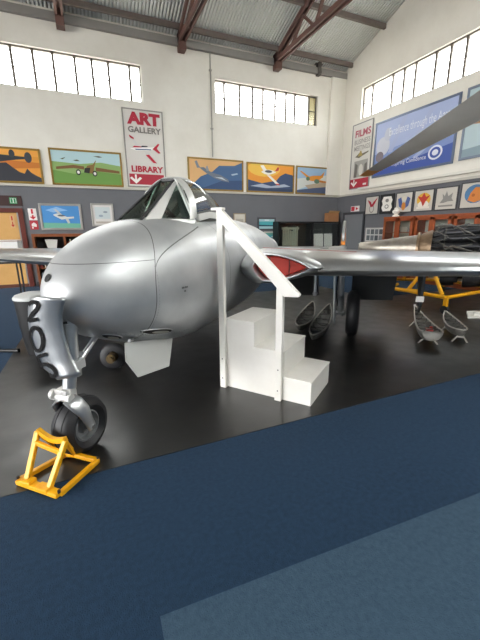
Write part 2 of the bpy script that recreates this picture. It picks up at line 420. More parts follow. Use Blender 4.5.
Gp = 'aircraft paintings standing on the ledge'
picture('painting', 'framed painting of dark bomber over an orange sunset, left of the green field painting', 'painting', BW, -2.95, -.94, 2.78, 3.66, M_gold, .05,
  [('#c9762a', [(0, .3), (1, .45), (1, .62), (0, .7)]), ('#f0a848', [(0, .85), (1, .8), (1, 1), (0, 1)]),
   ('#33343c', [(0, 0), (1, 0), (1, .13), (.93, .22), (.88, .3), (.84, .42), (.80, .25), (.74, .3), (.66, .45), (.6, .58), (.5, .55), (0, .58)]),
   ('#2f333b', [(0, .60), (.5, .58), (.72, .68), (.84, .72), (.84, .78), (.7, .80), (.5, .82), (.3, .92), (0, .95)]),
   ('#3a3e46', ell(.68, .86, .035, .13)), ('#3a3e46', ell(.87, .77, .045, .17))], '#e39b3c', Gp)
fld = [('#8fb06a', [(0, 0), (1, 0), (1, .62), (.7, .7), (.4, .62), (0, .66)]), ('#6f9a4a', [(0, 0), (1, 0), (1, .35), (.6, .42), (.3, .3), (0, .4)]),
   ('#7d5a34', [(.05, .42), (.3, .48), (.45, .45), (.45, .55), (.3, .58), (.05, .50)]), ('#7d5a34', [(.62, .42), (.98, .38), (.98, .46), (.62, .54)]),
   ('#8a6a3a', [(.52, .34), (.58, .34), (.60, .55), (.64, .78), (.58, .62), (.5, .58), (.46, .45)]), ('#2f2a28', [(.44, .36), (.52, .34), (.54, .52), (.46, .5)]),
   ('#1f1f22', ell(.36, .36, .035, .09)), ('#f4f1ea', ell(.36, .36, .02, .05)), ('#1f1f22', ell(.60, .34, .035, .09)), ('#f4f1ea', ell(.60, .34, .02, .05)),
   ('#5a5a48', [(.6, .88), (.68, .9), (.74, .87), (.68, .85)]), ('#5a5a48', [(.12, .74), (.17, .78), (.2, .8), (.16, .73)]), ('#5a5a48', [(.3, .72), (.36, .75), (.4, .7), (.34, .7)])]
picture('painting', 'gold framed painting of a twin engined aircraft low over green fields', 'painting', BW, -.74, 1.14, 2.78, 3.72, M_gold, .05, fld, '#b9d6da', Gp)
picture('painting', 'framed painting of a grey aircraft diving over deep blue sea by sandy coast', 'painting', BW, 3.12, 5.04, 2.78, 3.76, M_gold, .05,
  [('#3f628c', [(.0, 0), (1, 0), (1, .98), (.85, .85), (.55, .82), (.42, .6), (.2, .42), (.08, .2)]), ('#2c4a74', [(.2, 0), (1, 0), (1, .35), (.6, .3)]),
   ('#6f7884', [(.18, .72), (.26, .74), (.4, .58), (.58, .5), (.72, .36), (.74, .26), (.6, .3), (.46, .38), (.3, .55)]), ('#7b8490', [(.1, .92), (.14, .95), (.17, .8), (.2, .72), (.14, .7)]),
   ('#8d939a', [(.3, .76), (.33, .8), (.36, .62), (.31, .62)]), ('#c9d2da', [(.46, .42), (.6, .36), (.7, .3), (.6, .42)]), ('#a9bccd', [(.78, .55), (.9, .6), (.92, .56), (.8, .5)])], '#e0b077', Gp)
picture('painting', 'middle framed painting of a white seaplane against an orange sky over waves', 'painting', BW, 5.16, 7.04, 2.78, 3.74, M_gold, .05,
  [('#f3c24a', ell(.35, .85, .35, .3)), ('#33486c', [(0, 0), (1, 0), (1, .66), (.82, .72), (.7, .6), (.62, .42), (.3, .3), (0, .42)]), ('#aeb9c9', [(.05, .18), (.3, .28), (.5, .2), (.8, .3), (.95, .22), (.7, .16), (.4, .12)]),
   ('#27395a', [(0, 0), (1, 0), (1, .12), (.6, .08), (0, .14)]),
   ('#f5efe2', [(.28, .72), (.34, .66), (.44, .62), (.6, .72), (.6, .78), (.46, .82), (.34, .8)]), ('#f5efe2', [(.26, .95), (.33, .98), (.42, .76), (.34, .74)]), ('#f5efe2', [(.4, .62), (.48, .6), (.68, .3), (.6, .3)]),
   ('#c8412f', [(.6, .3), (.68, .3), (.7, .24), (.62, .26)]), ('#c8412f', [(.56, .76), (.66, .8), (.68, .92), (.64, .94), (.6, .82)]), ('#5c5a5e', ell(.44, .75, .08, .05))], '#ee9a2c', Gp)
picture('painting', 'framed painting of an orange and green aircraft over hills, nearest the corner', 'painting', BW, 7.12, 8.92, 2.78, 3.74, M_gold, .05,
  [('#d7d8d2', [(0, .1), (.5, .4), (1, .5), (1, .8), (0, .55)]), ('#b9a58c', [(.2, .3), (.5, .4), (1, .55), (1, .2), (.3, .15)]), ('#4d5a78', [(0, 0), (1, 0), (1, .3), (.7, .26), (.4, .2), (0, .1)]),
   ('#e0902c', [(.22, .62), (.4, .7), (.6, .72), (.7, .9), (.66, .66), (.56, .54), (.4, .48), (.26, .52)]), ('#e0902c', [(.05, .86), (.1, .86), (.3, .66), (.24, .62)]), ('#c97b26', [(.55, .54), (.86, .48), (.9, .44), (.56, .44)]),
   ('#5d7a62', ell(.27, .57, .05, .08)), ('#5d7a62', ell(.5, .48, .07, .09))], '#9dbcd6', Gp)

# banner with lettering
def sign_plane(cx, cy, s): # small red/white aircraft
    f = lambda L: [(cx+x*s, cy+y*s*.30) for x, y in L]
    return [('#f6f4ef', f([(-.9, .0), (-.5, .22), (.1, .2), (.8, .35), (.85, .1), (.3, -.1), (-.5, -.18)])), ('#c4243b', f([(.6, .1), (1.0, .75), (1.1, .7), (.9, .2), (1.15, -.3), (1.0, -.35), (.7, 0)])),
            ('#c4243b', f([(-.75, .12), (-.1, .2), (-.1, .3), (-.6, .32)])), ('#d9d6d2', f([(-.9, 1.5), (-.75, 1.55), (-.3, .35), (-.5, .3)])), ('#c4243b', f([(-.9, 1.5), (-.6, 1.2), (-.6, 1.0), (-.85, 1.2)])),
            ('#d9d6d2', f([(.0, -.2), (.35, -.25), (.9, -1.5), (.6, -1.45)])), ('#c4243b', f([(.1, -.6), (.35, -.55), (.85, -1.5), (.6, -1.45)])), ('#3e5a86', f([(-.6, -.02), (.5, .06), (.5, -.04), (-.5, -.12)])), ('#2d2d33', f([(-.2, .2), (.3, .3), (.25, .4), (-.1, .38)]))]
arrow = [('#b32a3c', [(0.03, .02), (.97, .02), (.97, .165), (0.03, .165)]),
         ('#f6f2ec', [(.20, .03), (.36, .105), (.31, .125), (.225, .085), (.225, .155), (.175, .155), (.175, .085), (.09, .125), (.04, .105)])]
picture('gallery_sign', 'white hanging sign reading ART GALLERY LIBRARY with red arrow panel', 'sign', BW, 1.26, 2.42, 2.80, 4.92, mat('#9b9790', .5), .035,
  arrow+sign_plane(.46, .50, .40), '#ded9d2', texts=(('ART', '#b8283e', (.08, .95, .815, .975), .06), ('GALLERY', '#857f7a', (.09, .96, .71, .79), .03), ('LIBRARY', '#b8283e', (.10, .96, .19, .275), .04)), canvas='sign_board')
# small signs by the door
picture('exit_sign', 'dark board with green running man exit sign above the tan door', 'sign', BW, -2.5, -1.54, 2.20, 2.46, None, 0, 
  [('#2f8f57', [(.70, .2), (.88, .2), (.88, .82), (.70, .82)]), ('#eef4ee', [(.72, .28), (.86, .28), (.86, .74), (.72, .74)]), ('#2f8f57', [(.73, .3), (.78, .3), (.78, .72), (.73, .72)]), ('#2f8f57', [(.80, .3), (.85, .3), (.85, .72), (.80, .72)])], '#3c2320', canvas='sign_board')
def mini(label, v0, v1, art, bg='#efeae6', u0=-1.44, u1=-1.24): picture('safety_sign', label, 'sign', BW, u0, u1, v0, v1, None, 0, art, bg, canvas='sign_board', depth=.02)
mini('white fire safety sign with two red symbols, between door and blue framed picture', 1.83, 2.14, [('#c6303a', [(.35, .55), (.6, .55), (.6, .95), (.35, .95)]), ('#c6303a', [(.1, .3), (.9, .3), (.5, .05)]), ('#c6303a', [(.4, .28), (.6, .28), (.6, .45), (.4, .45)])])
mini('red fire safety sign below the white one beside the door', 1.58, 1.82, [('#e8e2de', [(.2, .35), (.8, .3), (.8, .6), (.5, .8), (.2, .6)]), ('#e8e2de', ell(.3, .2, .1, .1))], '#b9303a')
M_sf = mat('#b8b4ae', .35, .6, name='silver_frame')
picture('framed_picture', 'silver framed picture of a white aircraft in blue sky over green land', 'picture', BW, -1.17, -.10, 1.56, 2.28, M_sf, .06,
  [('#6fb39a', [(0, 0), (1, 0), (1, .2), (0, .24)]), ('#8dbbe4', [(.1, .8), (.4, .95), (.7, .8), (.3, .7)]), ('#d9dad6', [(.3, .62), (.4, .66), (.66, .5), (.84, .52), (.84, .44), (.66, .42), (.5, .38), (.3, .56)]), ('#c4c6c4', [(.32, .84), (.38, .86), (.56, .56), (.48, .54)]), ('#c4c6c4', [(.6, .44), (.68, .44), (.72, .22), (.66, .2)]), ('#5a6470', ell(.5, .56, .1, .04))], '#4a8fce')
picture('framed_picture', 'pale silver framed print hanging just above the aircraft nose', 'picture', BW, .16, .78, 1.66, 2.31, M_sf, .05,
  [('#c9d3d4', [(.1, .3), (.9, .3), (.9, .9), (.1, .9)]), ('#9aa9b4', ell(.4, .45, .12, .06)), ('#8e9aa4', ell(.65, .65, .12, .05)), ('#b9b0a4', [(.1, .06), (.9, .06), (.9, .16), (.1, .16)])], '#dedad6')
picture('framed_picture', 'small tan framed print on grey wall behind the canopy', 'picture', BW, 4.66, 5.12, 1.7, 2.08, mat('#9d8a70', .5), .03, [('#b8b0a2', [(.15, .1), (.85, .1), (.85, .5), (.15, .5)])], '#d6cfc2')
sea = [('#4fb0b8', [(0, .35), (1, .35), (1, .75), (0, .75)]), ('#1d4a5a', [(0, .25), (1, .25), (1, .36), (0, .42)]), ('#e6eeee', [(.35, .85), (.65, .85), (.65, .95), (.35, .95)])]
picture('framed_picture', 'dark framed picture of turquoise water left of the black showcase', 'picture', BW, 5.58, 6.32, 1.50, 1.95, mat('#4c4c50', .5), .06, sea, '#a9ced2')
picture('framed_picture', 'white framed turquoise picture directly below the dark framed one', 'picture', BW, 5.84, 6.40, 1.08, 1.46, mat('#cfc9bd', .5), .05, sea[:2]+[('#e9efe9', [(.5, .55), (.7, .6), (.65, .45)])], '#6fae9e')
# conduit and bracket
mb = MB(); mb.tube((3.96, WY-.03, 3.8), (3.96, WY-.03, 6.9), .02); mb.bb((3.92, WY-.05, 6.2), (4.0, WY, 6.24)); mb.bb((3.92, WY-.05, 4.6), (4.0, WY, 4.64))
tag(mb.build('conduit_pipe', mat('#a9a59c', .5), loc=(3.96, WY, 3.8)), 'thin grey vertical pipe on white back wall between the windows', 'pipe')
mb = MB(); mb.bb((7.80, WY-.16, 6.62), (7.92, WY, 7.1)); mb.bb((7.72, WY-.1, 6.95), (8.0, WY, 7.05)); mb.tube((7.86, WY-.2, 6.7), (7.86, WY-.05, 6.7), .05)
tag(mb.build('wall_bracket', mat('#5a5450', .6), loc=(7.86, WY, 6.62)), 'small dark bracket high on back wall near the corner', 'bracket')

# right wall pictures: u = -Y
picture('meeting_sign', 'white hanging sign reading FILMS BUSINESS MEETINGS with red arrow panel', 'sign', RW, -10.68, -9.70, 2.92, 5.05, mat('#8f8d8c', .5), .03,
  [('#b32a3c', [(0.0, .0), (1, .0), (1, .145), (0, .145)]), ('#f6f2ec', [(.22, .02), (.40, .085), (.34, .105), (.25, .07), (.25, .135), (.19, .135), (.19, .07), (.10, .105), (.04, .085)]), ('#e6dcdc', [(.72, .03), (.9, .03), (.9, .06), (.72, .06)]),
   ('#a8a59e', [(.18, .17), (.9, .17), (.9, .43), (.18, .43)]), ('#d8d5cc', ell(.55, .28, .12, .09)), ('#6f6c66', [(.2, .17), (.34, .17), (.38, .36), (.24, .4)]), ('#6f6c66', [(.72, .17), (.9, .17), (.86, .38), (.74, .36)]),
   ('#77705f', [(.2, .5), (.42, .47), (.55, .49), (.9, .53), (.9, .55), (.55, .53), (.4, .55), (.34, .53)]), ('#b09a5a', [(.36, .5), (.6, .5), (.52, .58), (.46, .58)])], '#dcd9d2',
  texts=(('FILMS', '#b45a68', (.15, .95, .80, .91), .03), ('BUSINESS', '#9a9590', (.13, .95, .69, .765), .01), ('MEETINGS', '#9a9590', (.13, .95, .59, .665), .01)), canvas='sign_board')
picture('banner', 'large framed blue banner with white script lettering on right wall', 'banner', RW, -9.58, -6.70, 3.17, 4.84, mat('#5f6a80', .4, .3), .06,
  [('#a9b6da', [(.0, .42), (1, .62), (1, 1), (0, 1)]), ('#3b56a6', [(0, 0), (1, 0), (1, .3), (.62, .2), (.3, .16), (0, .12)]), ('#aab4d6', [(.2, .4), (.26, .4), (.44, 1), (.38, 1)]), ('#aab4d6', [(.52, .5), (.58, .5), (.78, 1), (.72, 1)]), ('#a9b5d8', [(.6, .18), (1, .62), (1, .7), (.55, .2)]), ('#c9cbd6', ell(.12, .55, .1, .18)), ('#bfc3d2', ell(.18, .75, .05, .12)), ('#7a6f78', ell(.08, .36, .06, .1)), ('#e6e9f2', ell(.82, .2, .08, .12)), ('#3b56a6', ell(.82, .2, .06, .09)), ('#e6e9f2', ell(.82, .2, .035, .05))], '#7f93c8',
  texts=(('Excellence through the Ages', '#e9ecf4', (.2, .93, .66, .86), .0), ('inspiring Confidence', '#e9ecf4', (.28, .72, .10, .20), .0)))
picture('framed_picture', 'blue framed light picture beside the blue banner on right wall', 'picture', RW, -6.55, -4.5, 3.20, 4.86, mat('#7a8494', .4, .3), .06,
  [('#8fa4ae', [(0, 0), (1, 0), (1, .2), (0, .12)]), ('#a87f62', [(.0, .5), (.3, .6), (.5, .56), (.2, .46)])], '#bdd0d4')
# squadron emblems
Eg = 'emblem plaques on the right wall'
E_bg = '#cdc9bf'
def emblem(label, y1, y0, art, bg=E_bg, frame='#47484b', v0=1.99, v1=2.60):
    picture('emblem_plaque', label, 'plaque', RW, -y1, -y0, v0, v1, mat(frame, .5), .03, art, bg, Eg, canvas='plaque', depth=.035)
emblem('square plaque with red eagle over a ring, leftmost on right wall', 9.78, 9.16, [('#8c8880', ell(.5, .3, .2, .24)), (E_bg, ell(.5, .3, .15, .18)), ('#b02a38', [(.12, .85), (.4, .72), (.5, .55), (.62, .7), (.95, .95), (.75, .6), (.6, .42), (.42, .4), (.32, .56)])])
emblem('black framed plaque with white scalloped shield', 9.10, 8.52, [('#ece8e0', [(.2, .1), (.8, .1), (.92, .3), (.84, .5), (.92, .7), (.8, .92), (.2, .92), (.08, .7), (.16, .5), (.08, .3)]), ('#8d8a84', ell(.5, .7, .14, .1)), ('#8d8a84', ell(.5, .36, .16, .12)), ('#ece8e0', ell(.5, .36, .1, .07))], '#232325', '#232325')
emblem('square plaque with blue wings and orange centre', 8.46, 7.82, [('#4b5f96', [(.1, .7), (.2, .3), (.45, .15), (.4, .5), (.3, .8)]), ('#4b5f96', [(.9, .7), (.8, .3), (.55, .15), (.6, .5), (.7, .8)]), ('#d08a3a', ell(.5, .3, .13, .22)), ('#d9d4c4', ell(.5, .7, .14, .12))])
emblem('square plaque with red and gold winged crest', 7.78, 7.12, [('#e3b43e', ell(.5, .55, .38, .34)), ('#f1ece0', ell(.5, .3, .3, .2)), ('#c03a2c', [(.5, .2), (.62, .45), (.85, .75), (.62, .68), (.5, .9), (.38, .68), (.15, .75), (.38, .45)]), ('#e9e4d8', [(.15, .1), (.85, .1), (.85, .2), (.15, .2)])])
emblem('square plaque with a plain grey winged horse relief', 7.08, 6.42, [('#8f8d88', [(.2, .3), (.35, .5), (.3, .75), (.42, .62), (.5, .85), (.6, .6), (.8, .75), (.76, .5), (.86, .36), (.6, .36), (.4, .3)]), ('#8f8d88', [(.15, .12), (.85, .12), (.85, .2), (.15, .2)])])
emblem('square plaque with orange animal head on a blue disc', 6.36, 5.6, [('#4f7ca6', ell(.5, .55, .38, .38)), ('#d9853c', [(.25, .3), (.5, .2), (.8, .3), (.9, .55), (.78, .62), (.7, .8), (.5, .82), (.34, .6)]), ('#b5632a', ell(.45, .5, .06, .06))], v1=2.64)
emblem('square plaque with a green shield, nearest the camera on right wall', 5.54, 4.85, [('#5d7a4a', [(.2, .85), (.8, .85), (.78, .4), (.5, .12), (.22, .4)])], v1=2.64)
picture('safety_sign', 'small red and white sign above the grey corner door', 'sign', RW, -10.52, -10.08, 2.14, 2.33, None, 0, [('#c6303a', [(.05, .1), (.45, .1), (.45, .9), (.05, .9)]), ('#c6303a', [(.6, .2), (.9, .5), (.6, .8)])], '#eae6e2', canvas='sign_board', depth=.02)
pics = []
for i in range(4):
    for j in range(2):
        pics.append((['#5f6468', '#70757a', '#4e5358', '#83878a'][(i+j*3) % 4], [(.05+.235*i, .08+.46*j), (.24+.235*i, .08+.46*j), (.24+.235*i, .46+.46*j), (.05+.235*i, .46+.46*j)]))
picture('notice_board', 'white notice board with rows of grey photographs beside the wooden cabinets', 'board', RW, -9.66, -8.80, 1.08, 1.56, mat('#b9b7b2', .5), .02, pics, '#d5d5d2', canvas='board')

# ------------------------------------------------------------------ furniture along the walls
def glazed_cabinet(y1, y0, label):
    t = thing('glazed_cabinet', label, 'cabinet', (WX-.23, (y0+y1)/2, 0), 0, 'wooden cabinets along right wall')
    X0, X1, H = WX-.45, WX-.03, 1.87
    mb = MB(); mb.bb((X0, y0, 0), (X1, y0+.03, H)); mb.bb((X0, y1-.03, 0), (X1, y1, H)); mb.bb((X0-.02, y0-.01, H-.05), (X1, y1+.01, H)); mb.bb((X0, y0, 0), (X1, y1, .1)); mb.bb((X1-.02, y0, 0), (X1, y1, H))
    mb.build('carcass', M_orangewood, t, world=True, bevel=.005)
    MB().bb((X1-.035, y0+.03, .1), (X1-.02, y1-.03, H-.05)).build('back_panel', mat('#bdb9aa', .7), t, world=True)
    for z in (.55, 1.0, 1.4):
        MB().bb((X0+.05, y0+.03, z), (X1-.02, y1-.03, z+.02)).build('shelf', M_orangewood, t, world=True)
    ym = (y0+y1)/2
    for a, b in ((y0+.01, ym-.005), (ym+.005, y1-.01)):
        mb = MB(); f = .085
        mb.bb((X0-.025, a, .1), (X0, b, .1+f)); mb.bb((X0-.025, a, H-.05-f), (X0, b, H-.05)); mb.bb((X0-.025, a, .1), (X0, a+f, H-.05)); mb.bb((X0-.025, b-f, .1), (X0, b, H-.05))
        d = mb.build('door', M_orangewood, t, world=True, bevel=.004)
        mb = MB(); mb.bb((X0-.014, a+f, .1+f), (X0-.010, b-f, H-.05-f)); mb.build('door_glass', M_show, d, world=True)
        mb = MB(); mb.ball((X0-.045, (b-f/2 if a < ym-.2 and b < ym else a+f/2), .95), (.018, .018, .018), 10, 6); mb.build('knob', M_gold, d, world=True, smooth=40)
    cols = ['#c9c3a4', '#8b8f86', '#a8aeb0', '#d8d4c6', '#5f6a70', '#93643a']
    i = 0
    for z in (.57, 1.02, 1.42):
        y = y0+.12
        while y < y1-.25:
            wd = random.uniform(.12, .22); h = random.uniform(.12, .27)
            mb = MB(); c = (WX-.22, y+wd/2, z)
            if i % 3 == 0: mb.bb((c[0]-.02, y, z), (c[0], y+wd, z+h)); mb.bb((c[0]-.06, y+.02, z), (c[0]+.03, y+wd-.02, z+.015))
            elif i % 3 == 1: mb.lathe([(.001, 0), (.045, 0), (.05, .03), (.02, .06), (.018, h*.6), (.05, h*.75), (.045, h), (.001, h)], c, (0, 0, 1), 14)
            else: mb.bb((c[0]-.08, y, z), (c[0]+.06, y+wd, z+.05)); mb.bb((c[0]-.06, y+.02, z+.05), (c[0]+.04, y+wd-.03, z+.09)); mb.bb((c[0]-.05, y+.01, z+.09), (c[0]+.05, y+wd-.01, z+.12))
            kind = ['display_card', 'trophy', 'book_stack'][i % 3]
            o = mb.build(kind, mat(cols[i % 6], .6), loc=c)
            tag(o, ('small %s on shelf behind glass of the wooden cabinet' % kind.replace('_', ' ')), kind.split('_')[-1], 'objects inside the wooden cabinets: '+kind)
            i += 1; y += wd+.06
glazed_cabinet(8.44, 7.34, 'orange wooden cabinet with glass doors, farthest along right wall')
glazed_cabinet(7.28, 6.18, 'orange wooden cabinet with glass doors, middle of the row behind the engine')
glazed_cabinet(6.12, 4.9, 'orange wooden cabinet with glass doors, nearest camera at right frame edge')
mb = MB(); c = (8.72, 8.1, 1.87)
mb.lathe([(.001, 0), (.10, 0), (.10, .03), (.05, .07), (.05, .10)], c, (0, 0, 1), 20); mb.ball((c[0], c[1], 2.02), (.10, .12, .075), 16, 10); mb.ball((c[0]-.01, c[1], 2.10), (.06, .06, .045), 14, 8)
tag(mb.build('white_bust', mat('#ece8df', .5), loc=c, smooth=50), 'small white rounded ornament on top of the farthest wooden cabinet', 'ornament')

# black open showcase against back wall
X0, X1, Y0, Y1, Z0, Z1 = 6.2, 8.86, WY-.42, WY-.03, 0, 1.80
t = thing('display_showcase', 'black showcase with two glazed bays against grey back wall', 'cabinet', ((X0+X1)/2, WY-.22, 0))
mb = MB(); mid = 7.66
for a, b in (((X0, Y0, 0), (X0+.05, Y1, Z1)), ((X1-.05, Y0, 0), (X1, Y1, Z1)), ((mid-.04, Y0, 0), (mid+.04, Y1, Z1)), ((X0, Y0, Z1-.06), (X1, Y1, Z1)), ((X0, Y0, 0), (X1, Y1, .75))): mb.bb(a, b)
mb.build('carcass', mat('#17171a', .4), t, world=True, bevel=.005)
MB().bb((X0+.05, Y1-.03, .75), (X1-.05, Y1, Z1-.06)).build('back_panel', mat('#3d423e', .6), t, world=True)
for a, b in ((X0+.05, mid-.04), (mid+.04, X1-.05)): MB().bb((a, Y0+.01, .75), (b, Y0+.016, Z1-.06)).build('glass_pane', M_show, t, world=True)
def flat_doc(x, z0, wd, h, c, label):
    mb = MB(); mb.prism([(x, 11.02, z0), (x+wd, 11.02, z0), (x+wd, 11.06, z0+h), (x, 11.06, z0+h)], (0, .012, 0)); mb.bb((x+wd*.4, 11.03, z0), (x+wd*.6, 11.12, z0+.02))
    tag(mb.build('display_document', mat(c, .6), loc=(x, 11.02, z0)), label, 'document')
flat_doc(7.84, .76, .42, .60, '#e6e4de', 'left white document standing in the right bay of black showcase')
flat_doc(8.31, .76, .38, .60, '#dcdad4', 'right white document standing in the right bay of black showcase')
mb = MB()
for k in range(9): mb.tube((6.55+.075*k, 11.14, .76), (6.55+.075*k, 11.14, 1.55+.08*math.sin(k)), .036, .026, 8)
mb.bb((6.5, 11.1, 1.52), (7.2, 11.18, 1.6))
tag(mb.build('folded_curtain', mat('#a9ac98', .8), loc=(6.85, 11.14, .76)), 'pale green hanging garment in the left bay of black showcase', 'garment')
for k, (x, c, lb) in enumerate(((6.45, '#7a3c30', 'dark red'), (6.95, '#6d4a3a', 'brown'), (7.33, '#c9c6bc', 'white'))):
    mb = MB(); mb.bb((x-.09, 10.95, .75), (x+.09, 11.05, .78)); mb.tube((x-.12, 11, .84), (x+.12, 11, .86), .03, .015); mb.bb((x-.02, 10.9, .84), (x+.03, 11.1, .855)); mb.tube((x, 11, .78), (x, 11, .84), .008)
    tag(mb.build('model_aircraft', mat(c, .5), loc=(x, 11, .75)), '%s model aircraft on a stand in black showcase left bay' % lb, 'model')
mb = MB(); mb.bb((8.42, 11.0, 1.80), (8.90, 11.24, 2.12)); mb.mi = 1; mb.prism([(8.42, 11.0, 2.12), (8.90, 11.0, 2.12), (8.90, 10.93, 2.19), (8.42, 10.93, 2.19)], (0, .01, .0))
tag(mb.build('cardboard_box', [mat('#a5744c', .7), mat('#c79a66', .7)], loc=(8.66, 11.12, 1.80)), 'brown cardboard box on top of the black showcase', 'box')

# low wooden bookcase by the door
t = thing('bookcase', 'low brown wooden bookcase behind the aircraft nose', 'bookcase', (-.3, WY-.2, 0))
mb = MB(); X0, X1, Y0, Y1, H = -1.40, .75, WY-.40, WY-.03, 1.46
xs = [X0, -.64, .08, X1-.04]
for x in xs: mb.bb((x, Y0, 0), (x+.06, Y1, H))
mb.bb((X0, Y0-.01, H-.08), (X1+.02, Y1, H)); mb.bb((X0, Y0, 0), (X1, Y1, .1)); mb.build('carcass', mat('#93552f', .45, noise=(5, .6, '#7d4424')), t, world=True, bevel=.004)
for z in (.52, .98): MB().bb((X0+.06, Y0+.02, z), (X1, Y1, z+.03)).build('shelf', mat('#93552f', .45, noise=(5, .6, '#7d4424')), t, world=True)
MB().bb((X0, Y1-.015, .1), (X1, Y1, H-.08)).build('back_panel', mat('#33302e', .6), t, world=True)
n = 0
for bay in range(3):
    for z, hh in ((1.01, .34), (.55, .40), (.1, .38)):
        x = xs[bay]+.09
        while x < xs[bay+1]-.12:
            wd = random.uniform(.03, .075); h = hh*random.uniform(.6, .9); c = ['#d9d6cf', '#454a52', '#7a2f2a', '#b9b2a0', '#2f3a44', '#8a8f94'][n % 6]
            if not (bay == 0 and z > 1):
                mb = MB(); mb.bb((x, Y0+.06, z), (x+wd, Y0+.28, z+h)); mb.bb((x+.004, Y0+.055, z+h*.7), (x+wd-.004, Y0+.062, z+h*.82))
                tag(mb.build('book', mat(c, .6), loc=(x+wd/2, Y0+.15, z)), 'upright book on a shelf of the low wooden bookcase', 'book', 'books in the low wooden bookcase')
            n += 1; x += wd+random.choice([.004, .004, .05])
mb = MB(); mb.prism([(-1.05, WY-.3, 1.01), (-.85, WY-.3, 1.01), (-.80, WY-.22, 1.30), (-1.12, WY-.22, 1.32)], (0, .01, 0)); mb.bb((-1.0, WY-.3, 1.01), (-.9, WY-.16, 1.02))
tag(mb.build('open_pamphlet', mat('#e6e3dd', .6), loc=(-.95, WY-.25, 1.01)), 'white pamphlet leaning on the upper left bookcase shelf', 'pamphlet')

# white display box on a dark stand behind the starboard wing
t = thing('display_stand', 'slim dark stand carrying the white box beyond the far wing tip', 'stand', (-1.93, 9.78, 0))
for x, y in ((-2.3, 9.54), (-1.62, 9.54), (-2.3, 10.0), (-1.62, 10.0)): MB().bb((x-.018, y-.018, 0), (x+.018, y+.018, .83)).build('leg', M_dark, t, world=True)
MB().bb((-2.38, 9.48, .80), (-1.50, 10.08, .84)).build('stand_top', M_dark, t, world=True, bevel=.005)
mb = MB(); mb.bb((-2.35, 9.5, .841), (-1.52, 10.05, 1.30)); mb.mi = 1; mb.bb((-2.355, 9.495, 1.305), (-1.515, 10.055, 1.32)); mb.mi = 0; mb.bb((-2.36, 9.49, 1.32), (-1.51, 10.06, 1.335))
tag(mb.build('white_box', [mat('#eceae6', .5), mat('#c9a6a2', .5)], loc=(-1.93, 9.78, .841), bevel=.006), 'white lidded display box at the left frame edge', 'box')

# waste bin and pole on the carpet behind the nose gear
t = thing('waste_bin', 'black round waste bin with light grey lid behind the nose gear', 'bin', (-.71, 4.87, 0))
MB().lathe([(.001, 0), (.16, 0), (.165, .02), (.20, .40), (.215, .70), (.19, .70), (.001, .69)], (-.71, 4.87, .004), (0, 0, 1), 28).build('bin_body', M_black, t, world=True, smooth=40)
MB().lathe([(.222, 0), (.225, .02), (.20, .05), (.12, .075), (.001, .085)], (-.71, 4.87, .705), (.0, 0, 1), 28, cap=True).build('bin_lid', mat('#b9bbb8', .4), t, world=True, smooth=50)
mb = MB(); mb.tube((-2.1, 5.50, .024), (-1.0, 4.96, .024), .022); mb.tube((-1.06, 4.99, .026), (-.98, 4.95, .026), .026)
tag(mb.build('black_pole', M_black, loc=(-1.5, 5.2, 0), smooth=40), 'black pole lying on the blue carpet at left frame edge', 'pole')

# ------------------------------------------------------------------ the jet aircraft (x port, y aft, z up)
PSI = R(42); O = Vector((-.22, 2.37, 0))
jet = thing('jet_aircraft', 'silver twin boom jet aircraft with nose number 205 on the black floor', 'aircraft', O, -PSI)
ZM = 1.087; NX = 2.272
AFT = np.array([(1.338, .535, 1.632, .464), (1.8, .55, 1.640, .462), (2.2, .57, 1.655, .47), (2.6, .585, 1.66, .49), (3.0, .575, 1.645, .54), (3.5, .54, 1.60, .62), (4.0, .48, 1.53, .71), (4.5, .405, 1.44, .80), (5.0, .32, 1.33, .89), (5.3, .27, 1.26, .94)])
def prof(s):
    if s < 1.338:
        u = min(max((s+.036)/1.374, 0), 1); G = lambda p, q: (1-(1-u)**p)**q
        return .535*G(2.068, .5), ZM+.545*G(2.214, .55), ZM-.623*G(1.234, .5)
    return tuple(np.interp(s, AFT[:, 0], AFT[:, k]) for k in (1, 2, 3))
def fus(s, th):
    wd, zt, zb = prof(s); c, sn = math.cos(th), math.sin(th); e = 2/NX
    return (wd*math.copysign(abs(c)**e, c), s, ZM+((zt-ZM) if sn > 0 else (ZM-zb))*math.copysign(abs(sn)**e, sn))
ss = [-.0359, -.0355, -.034, -.031, -.026, -.02, -.01, 0, .015, .03, .05, .075, .1, .13, .165, .2, .24, .29, .34, .4, .47, .55, .63, .72, .82, .93, 1.05, 1.2, 1.338, 1.5, 1.65, 1.8, 2.0, 2.2, 2.4, 2.6, 2.8, 3.0, 3.25, 3.5, 3.75, 4.0, 4.25, 4.5, 4.75, 5.0, 5.3]
mb = MB(); NSEG = 72
mb.loft([[fus(q, 2*math.pi*(i+.5)/NSEG) for i in range(NSEG)] for q in ss], True, False)
mb.loft([[(r*math.cos(2*math.pi*i/NSEG), q, 1.10+r*1.1*math.sin(2*math.pi*i/NSEG)) for i in range(NSEG)] for q, r in ((5.3, .25), (5.15, .22))], False, True)
fuse = mb.build('fuselage', M_skin, jet, smooth=50)
def on_skin(s, th, off=0):
    a = Vector(fus(s, th)); b = Vector(fus(s, th+.01))-a; c = Vector(fus(s+.01, th))-a; n = b.cross(c).normalized()
    if n.dot(a-Vector((0, s, ZM))) < 0: n = -n
    return a+n*off, n, b.normalized(), c.normalized()
